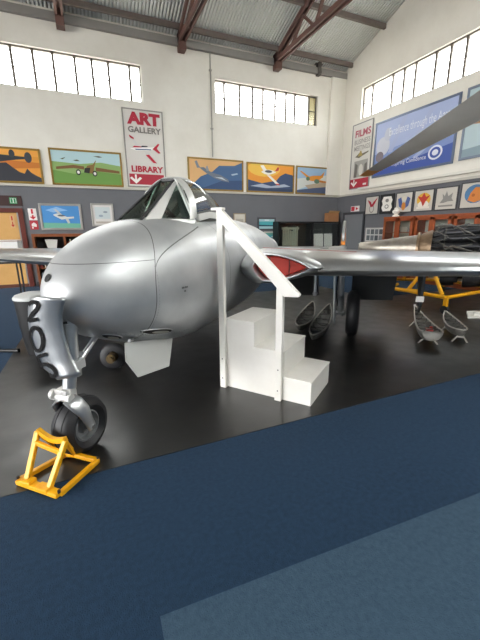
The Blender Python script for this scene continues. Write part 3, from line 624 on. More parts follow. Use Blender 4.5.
# gun blast ports under the nose: dark elongated slots with pale throats
for sgn in (1, -1):
    for s0, th, ln, wd in ((.285, -68, .072, 6.5), (.595, -46.5, .155, 4.2)):
        def el(f, off, ds=0, dt=0):
            out = []
            for i in range(28):
                t = 2*math.pi*i/28; a = th+dt+wd*f*math.sin(t)
                out.append(on_skin(s0+ds+ln*f*math.cos(t), R(a) if sgn > 0 else math.pi-R(a), off)[0])
            return out
        mb = MB(); mb.loft([el(1.0, .004), el(.5, .004), el(.02, .004)], False, True)
        mb.mi = 1; mb.loft([el(.62, .0055, ln*.22, -wd*.12), el(.3, .0055, ln*.22, -wd*.12), el(.02, .0055, ln*.22, -wd*.12)], False, True)
        mb.mi = 2; mb.loft([el(1.16, 0), el(1.08, .006), el(1.0, .003)], False, False)
        mb.build('gun_port', [mat('#2a2520', .6), mat('#b9b4a8', .5), M_silver], jet)
# dark landing-lamp hole on the nose
for th0 in (114,):
    p, n, b, c = on_skin(.022, R(th0), .004)
    mb = MB(); mb.prism([p+b*.026*math.cos(t)+c*.030*math.sin(t) for t in [2*math.pi*i/20 for i in range(20)]], n*.002); mb.build('camera_port', M_black, jet)
# rivets along the nose seam and tiny stencil marks
mb = MB()
for k in range(34):
    p, n, b, c = on_skin(.495, R(-75+k*2.9), .0); mb.ball(p, (.003, .003, .003), 6, 4)
for k in range(26):
    p, n, b, c = on_skin(.16+.035*k, R(-56+k*.3), .0); mb.ball(p, (.0035, .0035, .0035), 6, 4)
mb.build('rivet_line', M_dsilver, jet)
mb = MB()
for k, (ds, dz) in enumerate(((0, 0), (.012, 0), (.024, 0), (.04, 0), (.052, 0), (.066, 0), (.03, -.022), (.042, -.022))):
    p, n, b, c = on_skin(.73+ds, R(-1)+dz/.5, .002); c = c if c.y > 0 else -c
    mb.poly([p+c*x*.004+b*y*.007 for x, y in ((-1, -1), (1, -1), (1, 1), (-1, 1))])
mb.build('stencil', M_black, jet)

# cockpit: windscreen, arch, bubble canopy
M_scr = glass('#7c8d80', .04, .18, 'windscreen_glass'); M_can = glass('#dfe3e1', .03, .24, 'canopy_perspex')
M_frame = mat('#d3d3d0', .38, .5, name='canopy_frame_paint')
FB = [(-.11, .80, 1.585), (.105, .82, 1.585)]; FT = [(-.07, 1.45, 1.968), (.07, 1.45, 1.968)]    # front panel base / top
SB = (.355, 1.16, 1.585)                                                                      # side panel rear bottom
def bar3(mb, a, b, wd, th, up=(0, 0, 1)): mb.bar(a, b, wd, th, up)
mb = MB(); mb.poly([FB[0], FB[1], FT[1], FT[0]]); mb.build('windscreen_panel', M_scr, jet)
for s_ in (1, -1):
    q = lambda p: (p[0]*s_, p[1], p[2])
    a, b, c = (.15, 1.01, 1.585), (.275, 1.36, 1.60), (.10, 1.43, 1.93)
    mb = MB(); mb.poly([q(a), q(b), q(c)]); mb.build('side_panel', glass('#a9c4c0', .04, .16, 'side_glass'), jet)
    mb = MB(); mb.prism([q((.105, .82, 1.57)), q((.17, .99, 1.55)), q((.15, 1.03, 1.60)), q((.103, 1.41, 1.915)), q((.07, 1.46, 1.968))], (.012*s_, 0, .006)); mb.prism([q((.15, .97, 1.55)), q((.30, 1.37, 1.56)), q((.285, 1.37, 1.605)), q((.15, 1.01, 1.595))], (.012*s_, 0, .006)); mb.bar(q((.29, 1.40, 1.58)), q((.09, 1.46, 1.968)), .05, .022, (s_, 0, .3))
    mb.build('windscreen_frame', M_frame, jet, bevel=.004)
mb = MB(); mb.bar(FB[0], FB[1], .03, .016); mb.bar(FT[0], FT[1], .03, .03)
for s_ in (1, -1): mb.bar((.107*s_, .81, 1.592), (.07*s_, 1.45, 1.972), .018, .014)
mb.build('front_panel_frame', M_dark, jet)
# cockpit floor (dark) seen through the glass, seat and instrument hood
mb = MB(); mb.grid(lambda u, v: on_skin(1.0+1.45*v, R(90-26*(.35+.65*min(1, v*2.5))*(2*u-1)), .004)[0], 8, 12); mb.build('cockpit_well', mat('#5b5d57', .7), jet)
mb = MB(); mb.box((0, 1.72, 1.72), (.34, .09, .26)); mb.ball((0, 1.72, 1.85), (.12, .05, .06)); mb.build('pilot_seat', mat('#55574e', .7), jet, bevel=.02)
mb = MB(); mb.loft([[(.20*math.cos(t)*k, y, 1.58+.15*k*math.sin(t)) for t in [math.pi*i/14 for i in range(15)]] for y, k in ((1.0, .5), (1.15, .7), (1.3, .8))], True, True, False); mb.build('instrument_hood', M_black, jet, smooth=60)
def can_sec(s):
    u = max(0., (s-1.48)/(2.62-1.48)); h = (.385*(1-u**2.1)**.75 if u < 1 else 0); wd = .295*(1-.55*max(u, 0)**2.2)
    return h, wd
def can_pt(s, t, k=1.0):
    h, wd = can_sec(s); sh = (1.0-.0)
    e = 1.08
    ct, st_ = math.cos(t), math.sin(t)
    base = 1.60+.06*min(1, max(0, (s-1.43)/.4))
    z = base+max(h-.0, .0)*abs(st_)**e*k
    # front edge leans forward at the sill to follow the arch
    lean = -.14*(1-abs(st_)**1.2)*max(0, 1-(s-1.48)/.8)
    return (wd*k*np.sign(ct)*abs(ct)**e, s+lean, z)
mb = MB()
sv = [1.48+(2.62-1.48)*(i/22) for i in range(23)]
mb.loft([[can_pt(s, math.pi*i/24) for i in range(25)] for s in sv], False, False, False)
mb.build('canopy_bubble', M_can, jet, smooth=80)
mb = MB()
mb.loft([[can_pt(s, math.pi*i/24, k) for i in range(25)] for s, k in ((1.44, 1.0), (1.45, 1.03), (1.55, 1.03), (1.56, 1.0))], False, False, False)
mb.build('windscreen_arch', M_frame, jet, smooth=40)
for s_ in (1, -1):
    mb = MB()
    for a, b in zip(sv[2:-1], sv[3:]):
        p, q = can_pt(a, 0 if s_ > 0 else math.pi), can_pt(b, 0 if s_ > 0 else math.pi); mb.bar(p, q, .035, .06)
    mb.build('canopy_rail', mat('#dad9d4', .4), jet)
mb = MB()
for a, b in zip(sv[2:9], sv[3:10]): mb.bar(can_pt(a, math.pi/2, 1.01), can_pt(b, math.pi/2, 1.01), .05, .012)
mb.build('canopy_spine_strip', M_frame, jet)

# wings
def airfoil(l, le, ch, zc, t, n=22):
    out = []
    for i in range(n):
        x = .5*(1-math.cos(math.pi*i/(n-1))); y = 5*t*(.2969*math.sqrt(x)-.126*x-.3516*x*x+.2843*x**3-.1036*x**4)
        out.append((x, y))
    P = [(l, le+x*ch, zc+y*1.15*ch/ch) for x, y in out[::-1]]+[(l, le+x*ch, zc-y*.85) for x, y in out[1:-1]]
    return P
WST = [(1.24, 1.84, 2.75, 1.115, .275), (1.6, 1.86, 2.65, 1.115, .26), (2.1, 1.91, 2.45, 1.118, .245), (2.8, 2.0, 2.15, 1.125, .22), (3.8, 2.12, 1.8, 1.14, .175), (4.8, 2.27, 1.45, 1.155, .135), (5.5, 2.44, 1.1, 1.165, .10), (5.9, 2.6, .8, 1.17, .07), (6.1, 2.8, .45, 1.175, .035)]
M_wing = M_skin
def wing_skin():
    m = mat('#c2c4c5', .28, .92, noise=(3, .6, '#b4b6b7'), name='wing_silver'); return m
for sg in (1, -1):
    mb = MB(); mb.loft([airfoil(l*sg, le, ch, zc, t) for l, le, ch, zc, t in [(1.24, 2.25, 2.3, 1.115, .27)]+[(.4, 2.25, 2.3, 1.115, .27)]][::-1], True, True)
    mb.loft([airfoil(l*sg, le, ch, zc, t) for l, le, ch, zc, t in WST], True, True)
    wing = mb.build('wing', wing_skin(), jet, smooth=45)
    # aileron hinge line
    mb = MB(); mb.bar((3.1*sg, 2.04+2.05*.76, 1.175), (5.6*sg, 2.46+1.05*.76, 1.18), .008, .012); mb.build('aileron_gap', M_dark, wing)
    # walkway line in red on the inboard upper surface
    # intake fairing: teardrop lip and trunk merging into the wing
    def ring(s, l0, l1, zlo, zhi, zo, n=36):
        out = []
        for i in range(n):
            t = 2*math.pi*i/n; c, sn = math.cos(t), math.sin(t)
            u = .5+.5*c                                   # 0 inboard .. 1 outboard
            l = l0+(l1-l0)*u
            half = (1-u**1.8)**.72 if u < 1 else 0
            half = max(half*1.0, 0)*min(1, (u/.16)**.5 if u < .16 else 1)
            zm = (zlo+zhi)/2*(1-u)+zo*u
            out.append((l*sg, s, zm+(zhi-zlo)/2*half*(1 if sn >= 0 else -1)*(abs(sn)**.35 if abs(sn) > 1e-6 else 0)*1.0))
        return out
    mb = MB()
    mb.loft([ring(2.02, .78, 1.29, 1.010, 1.260, 1.14), ring(1.80, .77, 1.30, 1.010, 1.265, 1.14), ring(1.765, .75, 1.325, 0.990, 1.280, 1.14), ring(1.765, .71, 1.36, 0.975, 1.295, 1.14), ring(1.80, .655, 1.42, 0.950, 1.310, 1.14), ring(1.92, .56, 1.50, 0.925, 1.310, 1.14), ring(2.2, .44, 1.54, 0.920, 1.305, 1.14), ring(2.7, .40, 1.54, 0.925, 1.290, 1.14), ring(3.6, .35, 1.52, 0.975, 1.240, 1.14)], False, True)
    mb.build('intake_trunk', M_silver, jet, smooth=55)
    mb = MB()
    mb.tube((1.41*sg, 1.832, 1.13), (1.41*sg, 1.90, 1.13), .02); mb.build('wing_port', M_black, wing)
    mb = MB()
    for s0, s1, l0, l1 in ((2.15, 2.13, .75, 1.75),):
        mb.prism([(l0*sg, s0, 1.312), (l1*sg, s1+.25, 1.262), (l1*sg, s1+.27, 1.264), (l0*sg, s0+.02, 1.314)], (0, 0, .002))
    mb.build('walkway_line', mat('#b23a34', .5), wing)
    # tail boom, fin
    mb = MB(); bl = 1.40
    mb.loft([[(bl*sg+r*math.cos(t), s, z+r*math.sin(t)) for t in [2*math.pi*i/20 for i in range(20)]] for s, r, z in ((3.2, .05, 1.11), (3.7, .13, 1.11), (4.4, .15, 1.09), (5.5, .13, 1.06), (7.2, .10, 1.03), (8.3, .08, 1.02), (8.9, .03, 1.01))], True, True)
    mb.build('tail_boom', M_silver, jet, smooth=50)
    P = [(8.18+.42*math.cos(t)+(.06 if math.sin(t) < 0 else 0), 1.27+(.46 if math.sin(t) > 0 else .36)*math.sin(t)) for t in [2*math.pi*i/32 for i in range(32)]]
    mb = MB(); mb.loft([[(bl*sg+dx, y*1+0*k, z) if k == 1 else (bl*sg+dx, 8.18+(y-8.18)*k, 1.27+(z-1.27)*k) for y, z in P] for dx, k in ((-.045, .9), (-.03, 1), (.03, 1), (.045, .9))], True, True)
    fin = mb.build('tail_fin', M_silver, jet, smooth=50)
    mb = MB()
    for k, c in enumerate(('#e38a2a', '#e9e6df', '#2f4f9a')):
        mb.mi = k; mb.bb((bl*sg-.05, 7.82+.10*k, 1.12), (bl*sg+.05, 7.91+.10*k, 1.42))
    mb.build('fin_flash', [mat('#e08a2c', .5), mat('#e9e6df', .5), mat('#31508f', .5)], fin)
    # split flaps, hanging down under the trailing edge
    for l0, l1, s0, s1, z1 in ((.62, 1.2, 3.80, 4.15, .42), (1.72, 2.34, 3.68, 4.12, .40)):
        mb = MB(); mb.prism([(l0*sg, s0, 1.02), (l1*sg, s0+.02, 1.04), (l1*sg, s1, z1+.02), (l0*sg, s1, z1)], (0, .025, .01)); mb.build('flap', mat('#5d5f60', .45, .5), jet)
    # main undercarriage
    mb = MB(); mb.tube((1.570*sg, 3.250, 1.05), (1.590*sg, 3.350, .40), .045); mb.tube((1.580*sg, 3.290, .62), (1.590*sg, 3.380, .36), .036); mb.tube((1.490*sg, 3.180, 1.0), (1.520*sg, 3.210, .22), .018); mb.tube((1.590*sg, 3.380, .36), (1.620*sg, 3.440, .33), .05)
    mb.tube((1.500*sg, 3.440, .33), (1.720*sg, 3.440, .33), .035); leg = mb.build('main_leg', M_silver, jet, smooth=40)
    mb = MB(); mb.path([(1.540*sg, 3.230, .95), (1.520*sg, 3.250, .7), (1.550*sg, 3.330, .45)], .008, 8); mb.build('brake_hose', M_black, leg)
    mb = MB(); c = (1.760*sg, 3.440, .334)
    mb.lathe([(.19, -.07), (.25, -.088), (.30, -.075), (.325, -.04), (.33, 0), (.325, .04), (.30, .075), (.25, .088), (.19, .07)], c, (1, 0, 0), 40); tyre = mb.build('main_wheel', M_rubber, jet, smooth=50)
    mb = MB(); mb.lathe([(.001, -.05), (.06, -.06), (.08, -.045), (.16, -.04), (.195, -.072), (.195, .072), (.16, .04), (.08, .045), (.06, .06), (.001, .05)], c, (1, 0, 0), 32); mb.build('wheel_hub', M_dsilver, tyre, smooth=40)
    # wheel bay door hanging outboard, with its tag
    mb = MB(); mb.prism([(2.530*sg, 2.95, 1.04), (2.530*sg, 3.45, 1.06), (2.580*sg, 3.40, .52), (2.560*sg, 3.22, .45), (2.540*sg, 3.05, .56)], (.03*sg, 0, 0)); dr = mb.build('wheel_bay_door', mat('#3f4143', .5, .4), jet, bevel=.006)
    mb = MB(); mb.box((2.535*sg, 3.02, .66), (.09, .006, .07)); mb.build('paper_tag', mat('#e9e6e0', .6), dr)
    # pitot-like fitting under the inner wing
    mb = MB(); mb.tube((1.30*sg, 2.6, 1.02), (1.30*sg, 2.62, .74), .02); mb.ball((1.30*sg, 2.62, .74), (.03, .05, .03)); mb.build('drain_fitting', M_silver, jet, smooth=40)
mb = MB(); mb.loft([airfoil(l, 7.75, .75, 1.035, .05, 12) for l in (-1.38, 1.38)]); mb.build('tailplane', M_silver, jet, smooth=45)

# nose undercarriage
LX = .005
mb = MB(); mb.tube((LX, .06, 1.0), (LX, .015, .60), .058, .058, 20); mb.tube((LX, .017, .63), (LX, .012, .58), .072, .072, 20); mb.tube((LX, .012, .60), (LX, -.01, .50), .044, .044, 20); mb.tube((LX, .05, .93), (LX, .045, .88), .062, .062, 20)
mb.tube((LX+.02, .05, .62), (LX+.03, .10, .72), .02); mb.box((LX+.055, .03, .66), (.05, .09, .06)); mb.tube((LX+.04, .06, .66), (LX+.03, .28, .80), .02); leg = mb.build('nose_leg', M_silver, jet, smooth=40)
mb = MB(); mb.path([(LX-.02, -.04, .93), (LX+.02, -.045, .95), (LX+.05, .0, .95)], .008); mb.build('hydraulic_line', M_dark, leg)
mb = MB(); mb.box((LX-.01, -.035, .47), (.10, .09, .075)); mb.tube((LX-.08, -.06, .455), (LX+.06, -.06, .455), .03); mb.tube((LX-.045, -.06, .49), (LX-.045, -.0, .49), .018)
mb.tube((LX-.09, -.07, .47), (LX-.06, -.07, .47), .036); mb.ball((LX+.03, -.05, .49), (.02, .02, .02)); mb.ball((LX+.0, -.07, .50), (.014, .014, .014)); kn = mb.build('fork_knuckle', mat('#d3d2ce', .4, .4), jet, smooth=40, bevel=.004)
WC = Vector((.01, .035, .205))
for sg in (1, -1):
    mb = MB(); off = .098*sg
    pts = [(WC.x+.03*sg, -.06, .45, .05), (WC.x+off*.8, -.05, .415, .055), (WC.x+off, -.015, .345, .05), (WC.x+off*1.02, .012, .26, .038), (WC.x+off*1.02, .035, .195, .034)]
    rings = []
    for k, (x, y, z, hw) in enumerate(pts):
        a = pts[max(k-1, 0)]; b = pts[min(k+1, len(pts)-1)]
        d = Vector((0, b[1]-a[1], b[2]-a[2])).normalized(); nrm = Vector((0, -d.z, d.y))
        rings.append([Vector((x, y, z))+nrm*hw*math.cos(t)+Vector((1, 0, 0))*.016*math.sin(t) for t in [2*math.pi*i/14 for i in range(14)]])
    mb.loft(rings); mb.build('fork_arm', M_silver, kn, smooth=60)
mb = MB(); mb.tube(WC+Vector((-.115, 0, 0)), WC+Vector((.12, 0, 0)), .018); mb.build('axle', M_dsilver, kn)
mb = MB(); mb.lathe([(.105, -.058), (.145, -.088), (.178, -.078), (.198, -.042), (.203, 0), (.198, .042), (.178, .078), (.145, .088), (.105, .058)], WC, (1, 0, 0), 40)
for r_ in (.186,):
    for k in (-.03, .03): mb.lathe([(.199, k-.004), (.2035, k), (.199, k+.004)], WC, (1, 0, 0), 40)
tyre = mb.build('nose_wheel', M_rubber, jet, smooth=50)
mb = MB(); mb.lathe([(.001, -.05), (.04, -.05), (.045, -.03), (.085, -.03), (.108, -.062), (.108, .062), (.098, .066), (.085, .03), (.06, .03), (.045, .05), (.001, .05)], WC, (1, 0, 0), 32); mb.build('wheel_hub', mat('#8b8d8e', .4, .6), tyre, smooth=40)
mb = MB(); mb.prism([(-.055, -.055, .36), (-.03, -.06, .36), (-.025, -.07, .30), (-.04, -.075, .27), (-.055, -.07, .30)], (0, .004, 0)); mb.build('paper_tag', mat('#e4d8c4', .6), tyre)
# number door in front of the leg
Lc = np.array([(-.107, 1.115), (-.140, 1.047), (-.160, .951), (-.166, .847), (-.148, .743), (-.107, .661), (-.015, .605)])
Rc = np.array([(.155, 1.12), (.130, 1.065), (.112, 1.01), (.106, .95), (.114, .849), (.139, .744), (.186, .647)])
def ndoor(u, v, off=0):
    """u left->right as seen from ahead-port, v top->bottom"""
    k = v*(len(Lc)-1); a = np.array([np.interp(k, range(len(Lc)), Lc[:, i]) for i in (0, 1)]); b = np.array([np.interp(k, range(len(Rc)), Rc[:, i]) for i in (0, 1)])
    p = a+(b-a)*u; crown = .022*math.sin(math.pi*u)*(1-v)
    y = -.150+.055*((2*u-1)**2)+.02*v+.012*(1-v)**3
    nrm = Vector((.55*(2*u-1), -1, .10)).normalized()
    return Vector((p[0], y, p[1]+crown))+nrm*off
mb = MB(); mb.grid(lambda u, v: ndoor(u, v), 14, 24); nd = mb.build('nose_wheel_door', M_silver, jet, smooth=60, solid=.014)
mb = MB()
def arc(cx, cy, rx, ry, a0, a1, n=16): return [(cx+rx*math.cos(R(a0+(a1-a0)*i/n)), cy+ry*math.sin(R(a0+(a1-a0)*i/n))) for i in range(n+1)]
DIG = {'2': arc(.5, .70, .42, .27, 160, -35)+[(.10, .06), (.95, .06)], '0': arc(.5, .5, .42, .45, 0, 360, 30), '5': [(.92, .96), (.26, .96), (.18, .52)]+arc(.46, .33, .42, .29, 110, -135)}
def stroke(mb, pts, fn, wd):
    fine = []
    for p, q in zip(pts[:-1], pts[1:]): fine += [(p[0]+(q[0]-p[0])*i/5, p[1]+(q[1]-p[1])*i/5) for i in range(5)]
    fine.append(pts[-1]); P = [fn(*p) for p in fine]; V = []; nrm = Vector((0, -1, .1))
    for i, p in enumerate(P):
        d = (P[min(i+1, len(P)-1)]-P[max(i-1, 0)]).normalized(); sd = d.cross(nrm).normalized(); V += [p+sd*wd/2, p-sd*wd/2]
    mb.add(V, [(2*i, 2*i+1, 2*i+3, 2*i+2) for i in range(len(P)-1)])
for ch, v0, v1, u0, u1 in (('2', .07, .34, .20, .58), ('0', .40, .67, .20, .64), ('5', .70, .965, .14, .62)):
    stroke(mb, DIG[ch], lambda a, b, v0=v0, v1=v1, u0=u0, u1=u1: ndoor(u0+(u1-u0)*a, v1-(v1-v0)*b, .016), .023)
mb.build('door_number', mat('#0c0c0d', .8, spec=.2, name='black_numeral'), nd)
for q_ in ((.0, -.12, .72), (-.02, -.13, .93)): mb = MB(); mb.tube(q_, (LX, .01, q_[2]), .014); mb.build('door_link', M_dsilver, nd)
# nose bay side door
for sg in (1,):
    mb = MB(); x = .2*sg
    mb.prism([(x, .34, .72), (x, 1.01, .56), (x*1.02, .91, .315), (x*1.02, .45, .405), (x, .33, .58)], (.012*sg, 0, 0)); d = mb.build('nose_bay_door', mat('#cfcfcb', .45), jet, bevel=.004)
    for ya, za in ((.42, .715), (.92, .58)):
        mb = MB(); mb.tube((x, ya-.02, za+.005), (x, ya+.02, za-.005), .014); mb.build('hinge', M_dsilver, d)

# red intake blank pushed into the port intake
def world_jet(p): return world_of(jet) @ Vector(p)
for sg, lb in ((1, 'red intake blank in the wing root intake beside the white stairs'), (-1, 'red intake blank in the far wing root intake hidden behind fuselage')):
    if sg < 0: continue
    c0 = (1.03, 1.85, 1.015); t = thing('intake_blank', lb, 'intake cover', world_jet(c0), -PSI)
    def ringr(s, l0, l1, zlo, zhi, zo, n=36):
        out = []
        for i in range(n):
            a = 2*math.pi*i/n; u = .5+.5*math.cos(a); half = ((1-u**1.8)**.72 if u < 1 else 0)*min(1, (u/.16)**.5 if u < .16 else 1); sn = math.sin(a)
            out.append(Vector((l0+(l1-l0)*u, s, (zlo+zhi)/2*(1-u)+zo*u+(zhi-zlo)/2*half*(1 if sn >= 0 else -1)*(abs(sn)**.35 if abs(sn) > 1e-6 else 0)))-Vector(c0))
        return out
    mb = MB(); mb.loft([ringr(1.815, .795, 1.285, 1.020, 1.255, 1.14), ringr(1.81, .81, 1.265, 1.030, 1.245, 1.14)][::-1], True, True); mb.loft([ringr(1.815, .795, 1.285, 1.020, 1.255, 1.14), ringr(1.92, .795, 1.28, 1.025, 1.250, 1.14)], False, True)
    mb.build('red_board', mat('#c8321f', .55, noise=(6, .6, '#a82617')), t)
    for l in (.92, 1.12): mb = MB(); mb.box(Vector((l, 1.805, 1.142))-Vector(c0), (.010, .012, .20 if l < 1 else .14)); mb.build('batten', mat('#5f1c14', .6), t)


# ------------------------------------------------------------------ white boarding stairs
SA = R(-53.1); SO = Vector((1.106, 2.922, .004))
st = thing('boarding_stairs', 'white three step boarding stairs with sloping handrail beside the fuselage', 'stairs', SO, SA)
W_ = .56
tr = [(0, .31, .695), (.31, .605, .46), (.605, .865, .225)]      # x local = down the stairs, y local = away from camera
prof = [(0, 0), (.865, 0), (.865, .21), (.605, .21), (.605, .445), (.31, .445), (.31, .68), (0, .68)]
for y0 in (0, W_-.018):
    mb = MB(); mb.prism([(x, y0, z) for x, z in prof], (0, .018, 0)); mb.build('side_panel', M_stair, st, bevel=.003)
for x0, x1, z in tr:
    mb = MB(); mb.box(((x0+x1)/2+.002, W_/2, z-.008), (x1-x0+.004, W_+.004, .018)); mb.build('tread', M_stair, st, bevel=.004)
    mb = MB(); mb.box((x1-.008, W_/2, z-.13), (.016, W_-.036, .225)); mb.build('riser', M_stair, st)
mb = MB(); mb.box((.008, W_/2, .34), (.016, W_-.036, .68)); mb.build('back_panel', M_stair, st)
for x, z1 in ((-.012, 1.670), (.57, 1.03)):
    mb = MB(); mb.box((x, -.024, z1/2), (.062, .045, z1)); p = mb.build('post', M_stair, st, bevel=.005)
    mb = MB()
    for z in (.10, .30): mb.tube((x, -.0465, z), (x, -.048, z), .006)
    mb.build('screw', M_dark, p)
mb = MB()
mb.prism([(-.004, -.048, 1.684), (.745, -.048, .988), (.735, -.048, .968), (.612, -.048, .962), (-.004, -.048, 1.574)], (0, .05, 0)); mb.build('handrail', M_stair, st, bevel=.004)
mb = MB(); mb.box((-.035, -.024, 1.680), (.12, .052, .022)); mb.build('post_cap', M_stair, st, bevel=.004)

# ------------------------------------------------------------------ yellow wheel chock frame
t = thing('yellow_chock', 'yellow tubular steel chock frame in front of the nose wheel', 'chock', (-.33, 2.12, .004))
A, B, Cc, D = (-.555, 2.18, .024), (-.315, 1.945, .024), (-.10, 2.185, .024), (-.30, 2.345, .024)
mb = MB(); mb.bar(A, B, .05, .03); mb.bar(Vector(A)+Vector((.09, -.08, .015)), Vector(A)+Vector((.03, -.03, .015)), .06, .03); mb.bar(Vector(B)+Vector((-.12, .11, .012)), Vector(B)+Vector((-.05, .05, .012)), .06, .03); mb.build('front_bar', M_yellow, t, world=True, bevel=.006)
mb = MB(); mb.bar(B, Cc, .032, .03); mb.build('side_bar', M_yellow, t, world=True, bevel=.006)
mb = MB(); mb.bar(A, D, .032, .03); mb.build('side_bar', M_yellow, t, world=True, bevel=.006)
mb = MB(); k = [Vector(D), Vector((-.24, 2.27, .05)), Vector((-.17, 2.225, .035)), Vector(Cc)]
for p, q in zip(k[:-1], k[1:]): mb.bar(p, q, .032, .028)
mb.build('rear_bar', M_yellow, t, world=True, bevel=.005)
T1, T2 = Vector((-.425, 2.262, .285)), Vector((-.262, 2.115, .262))
F1, F2 = Vector((-.505, 2.135, .03)), Vector((-.375, 2.005, .03))
for p, q in ((F1, T1), (F2, T2)): mb = MB(); mb.bar(p, q, .034, .028); mb.build('upright', M_yellow, t, world=True, bevel=.006)
mb = MB(); n_ = 8
pts = [T1.lerp(T2, i/n_)+Vector((0, 0, -.035*math.sin(math.pi*i/n_)+.008)) for i in range(n_+1)]
for p, q in zip(pts[:-1], pts[1:]): mb.bar(p, q, .028, .03)
mb.build('saddle', M_yellow, t, world=True)
mb = MB(); mb.bar(F1.lerp(T1, .77), F2.lerp(T2, .74), .022, .03); mb.build('cross_bar', M_yellow, t, world=True, bevel=.004)
mb = MB(); mb.bar(T1+Vector((0, 0, -.02)), D, .02, .02); mb.bar(T2+Vector((0, 0, -.02)), Vector((-.24, 2.28, .05)), .022, .022); mb.build('rear_brace', M_yellow, t, world=True)
mb = MB()
for p in (A, B, Cc): mb.tube(Vector(p)+Vector((0, 0, .012)), Vector(p)+Vector((0, 0, .03)), .009)
mb.build('bolt', M_dark, t, world=True)

# dark wheel with brass hub lying under the fuselage
c = (.10, 3.83, .10); ax = Vector((-.25, -.95, .1)).normalized()
t = thing('dolly_wheel', 'small dark dolly wheel with brass axle under the aircraft nose', 'wheel', (.12, 3.87, .004))
mb = MB(); zc = .155
mb.lathe([(.06, -.05), (.12, -.055), (.145, -.03), (.148, 0), (.145, .03), (.12, .055), (.06, .05)], (.12, 3.87, zc), ax, 28); mb.build('tyre', M_rubber, t, world=True, smooth=50)
mb = MB(); mb.tube(Vector((.12, 3.87, zc))-ax*.05, Vector((.12, 3.87, zc))+ax*.16, .055, .048, 18); mb.tube(Vector((.12, 3.87, zc))+ax*.16, Vector((.12, 3.87, zc))+ax*.20, .03, .03, 14); mb.build('axle_stub', mat('#6b5a3c', .45, .6), t, world=True, smooth=40)

# ------------------------------------------------------------------ canoe shaped half shells on the floor
def canoe(label, near, far, w, depth, blunt, red=False, legs=True, col='#8d8b84'):
    near, far = Vector(near+(0,)), Vector(far+(0,)); d = far-near; L = d.length; ang = math.atan2(d.y, d.x)
    t = thing('half_shell', label, 'half shell', near+Vector((0, 0, .004)), ang, 'canoe shaped half shells on the black floor')
    def sec(x, k=1.0, n=12):
        u = x/L
        wd = w/2*((1-((u-.38)/.62)**2)**.8 if u > .38 else (1-((.38-u)/.38)**2*(1-blunt))**.8) if blunt < .7 else w/2*(1-max(0, (u-.06)/.94)**1.5)*(.8+.2*min(1, u/.06))
        wd = max(wd, .006); sheer = .05+.05*abs(u-.4)**2*4
        return [Vector((x, wd*k*math.cos(a), sheer+depth*(1-(1 if k == 1 else .92)*abs(math.sin(a))**.8*(.4+.6*wd/(w/2))))) for a in [math.pi*i/n for i in range(n+1)]]
    N = 22; xs = [L*i/N for i in range(N+1)]
    mb = MB(); mb.loft([sec(x) for x in xs], blunt > 0, False, False); hull = mb.build('hull', mat(col, .5, .3, noise=(5, .6, '#6d6b66')), t, smooth=60, solid=.010)
    mb = MB()
    for s_ in (0, -1):
        pts = [sec(x)[s_] for x in xs]
        for p, q in zip(pts[:-1], pts[1:]): mb.bar(p, q, .016, .014)
    mb.build('gunwale', mat('#b3b0a8', .5), t)
    for k in range(1, 7):
        x = L*(k/7.2); s_ = sec(x, .97); mb = MB()
        for p, q in zip(s_[:-1], s_[1:]): mb.bar(p, q, .018, .014, (1, 0, 0))
        mb.bar(s_[0]+Vector((0, 0, -.01)), s_[-1]+Vector((0, 0, -.01)), .02, .012)
        mb.build('rib', mat('#55534e', .6), t)
    if legs:
        for x in (L*.12, L*.7):
            mb = MB(); hw = w*.42
            for s_ in (1, -1): mb.tube((x, hw*s_, 0), (x, hw*.35*s_, .09), .010)
            mb.bar((x, -hw*.5, .075), (x, hw*.5, .075), .02, .02); mb.build('cradle', mat('#a9a69e', .5), t)
    return t
canoe('grey canoe shaped half shell with red part inside, nearest under the wing', (3.92, 2.86), (4.93, 3.99), .28, .14, .8)
canoe('shorter grey canoe shaped half shell, rightmost on the black floor', (4.42, 2.78), (5.05, 3.52), .22, .12, .0, col='#74726c')
canoe('grey canoe shaped half shell just behind the lowest stair', (2.47, 3.42), (3.74, 4.72), .24, .13, .0, legs=False, col='#77756f')
canoe('grey canoe shaped half shell partly hidden behind the middle stair', (2.55, 3.86), (3.60, 5.02), .24, .13, .0, legs=False, col='#6a6863')
mb = MB(); c = Vector((4.08, 3.03, .10))
mb.box(c+Vector((0, 0, .05)), (.12, .08, .10), rz=.8); mb.mi = 1; mb.box(c+Vector((0, 0, .06)), (.02, .08, .09), rz=.8); mb.mi = 0; mb.tube(c+Vector((.03, 0, .09)), c+Vector((.03, 0, .13)), .018)
tag(mb.build('red_fitting', [mat('#a8362a', .5), mat('#e0cfc0', .5)], loc=c), 'small red fitting inside the nearest canoe shaped shell', 'fitting')
mb = MB(); mb.prism([(5.85, 3.66, .004), (6.5, 3.35, .004), (6.7, 3.75, .004), (6.25, 3.95, .004)], (0, 0, .03)); mb.prism([(6.0, 3.66, .034), (6.5, 3.45, .034), (6.6, 3.7, .034)], (0, 0, .05))
tag(mb.build('white_slab', mat('#d6d4cd', .5), loc=(6.2, 3.6, 0)), 'white angular panel lying on the floor at the right frame edge', 'panel')

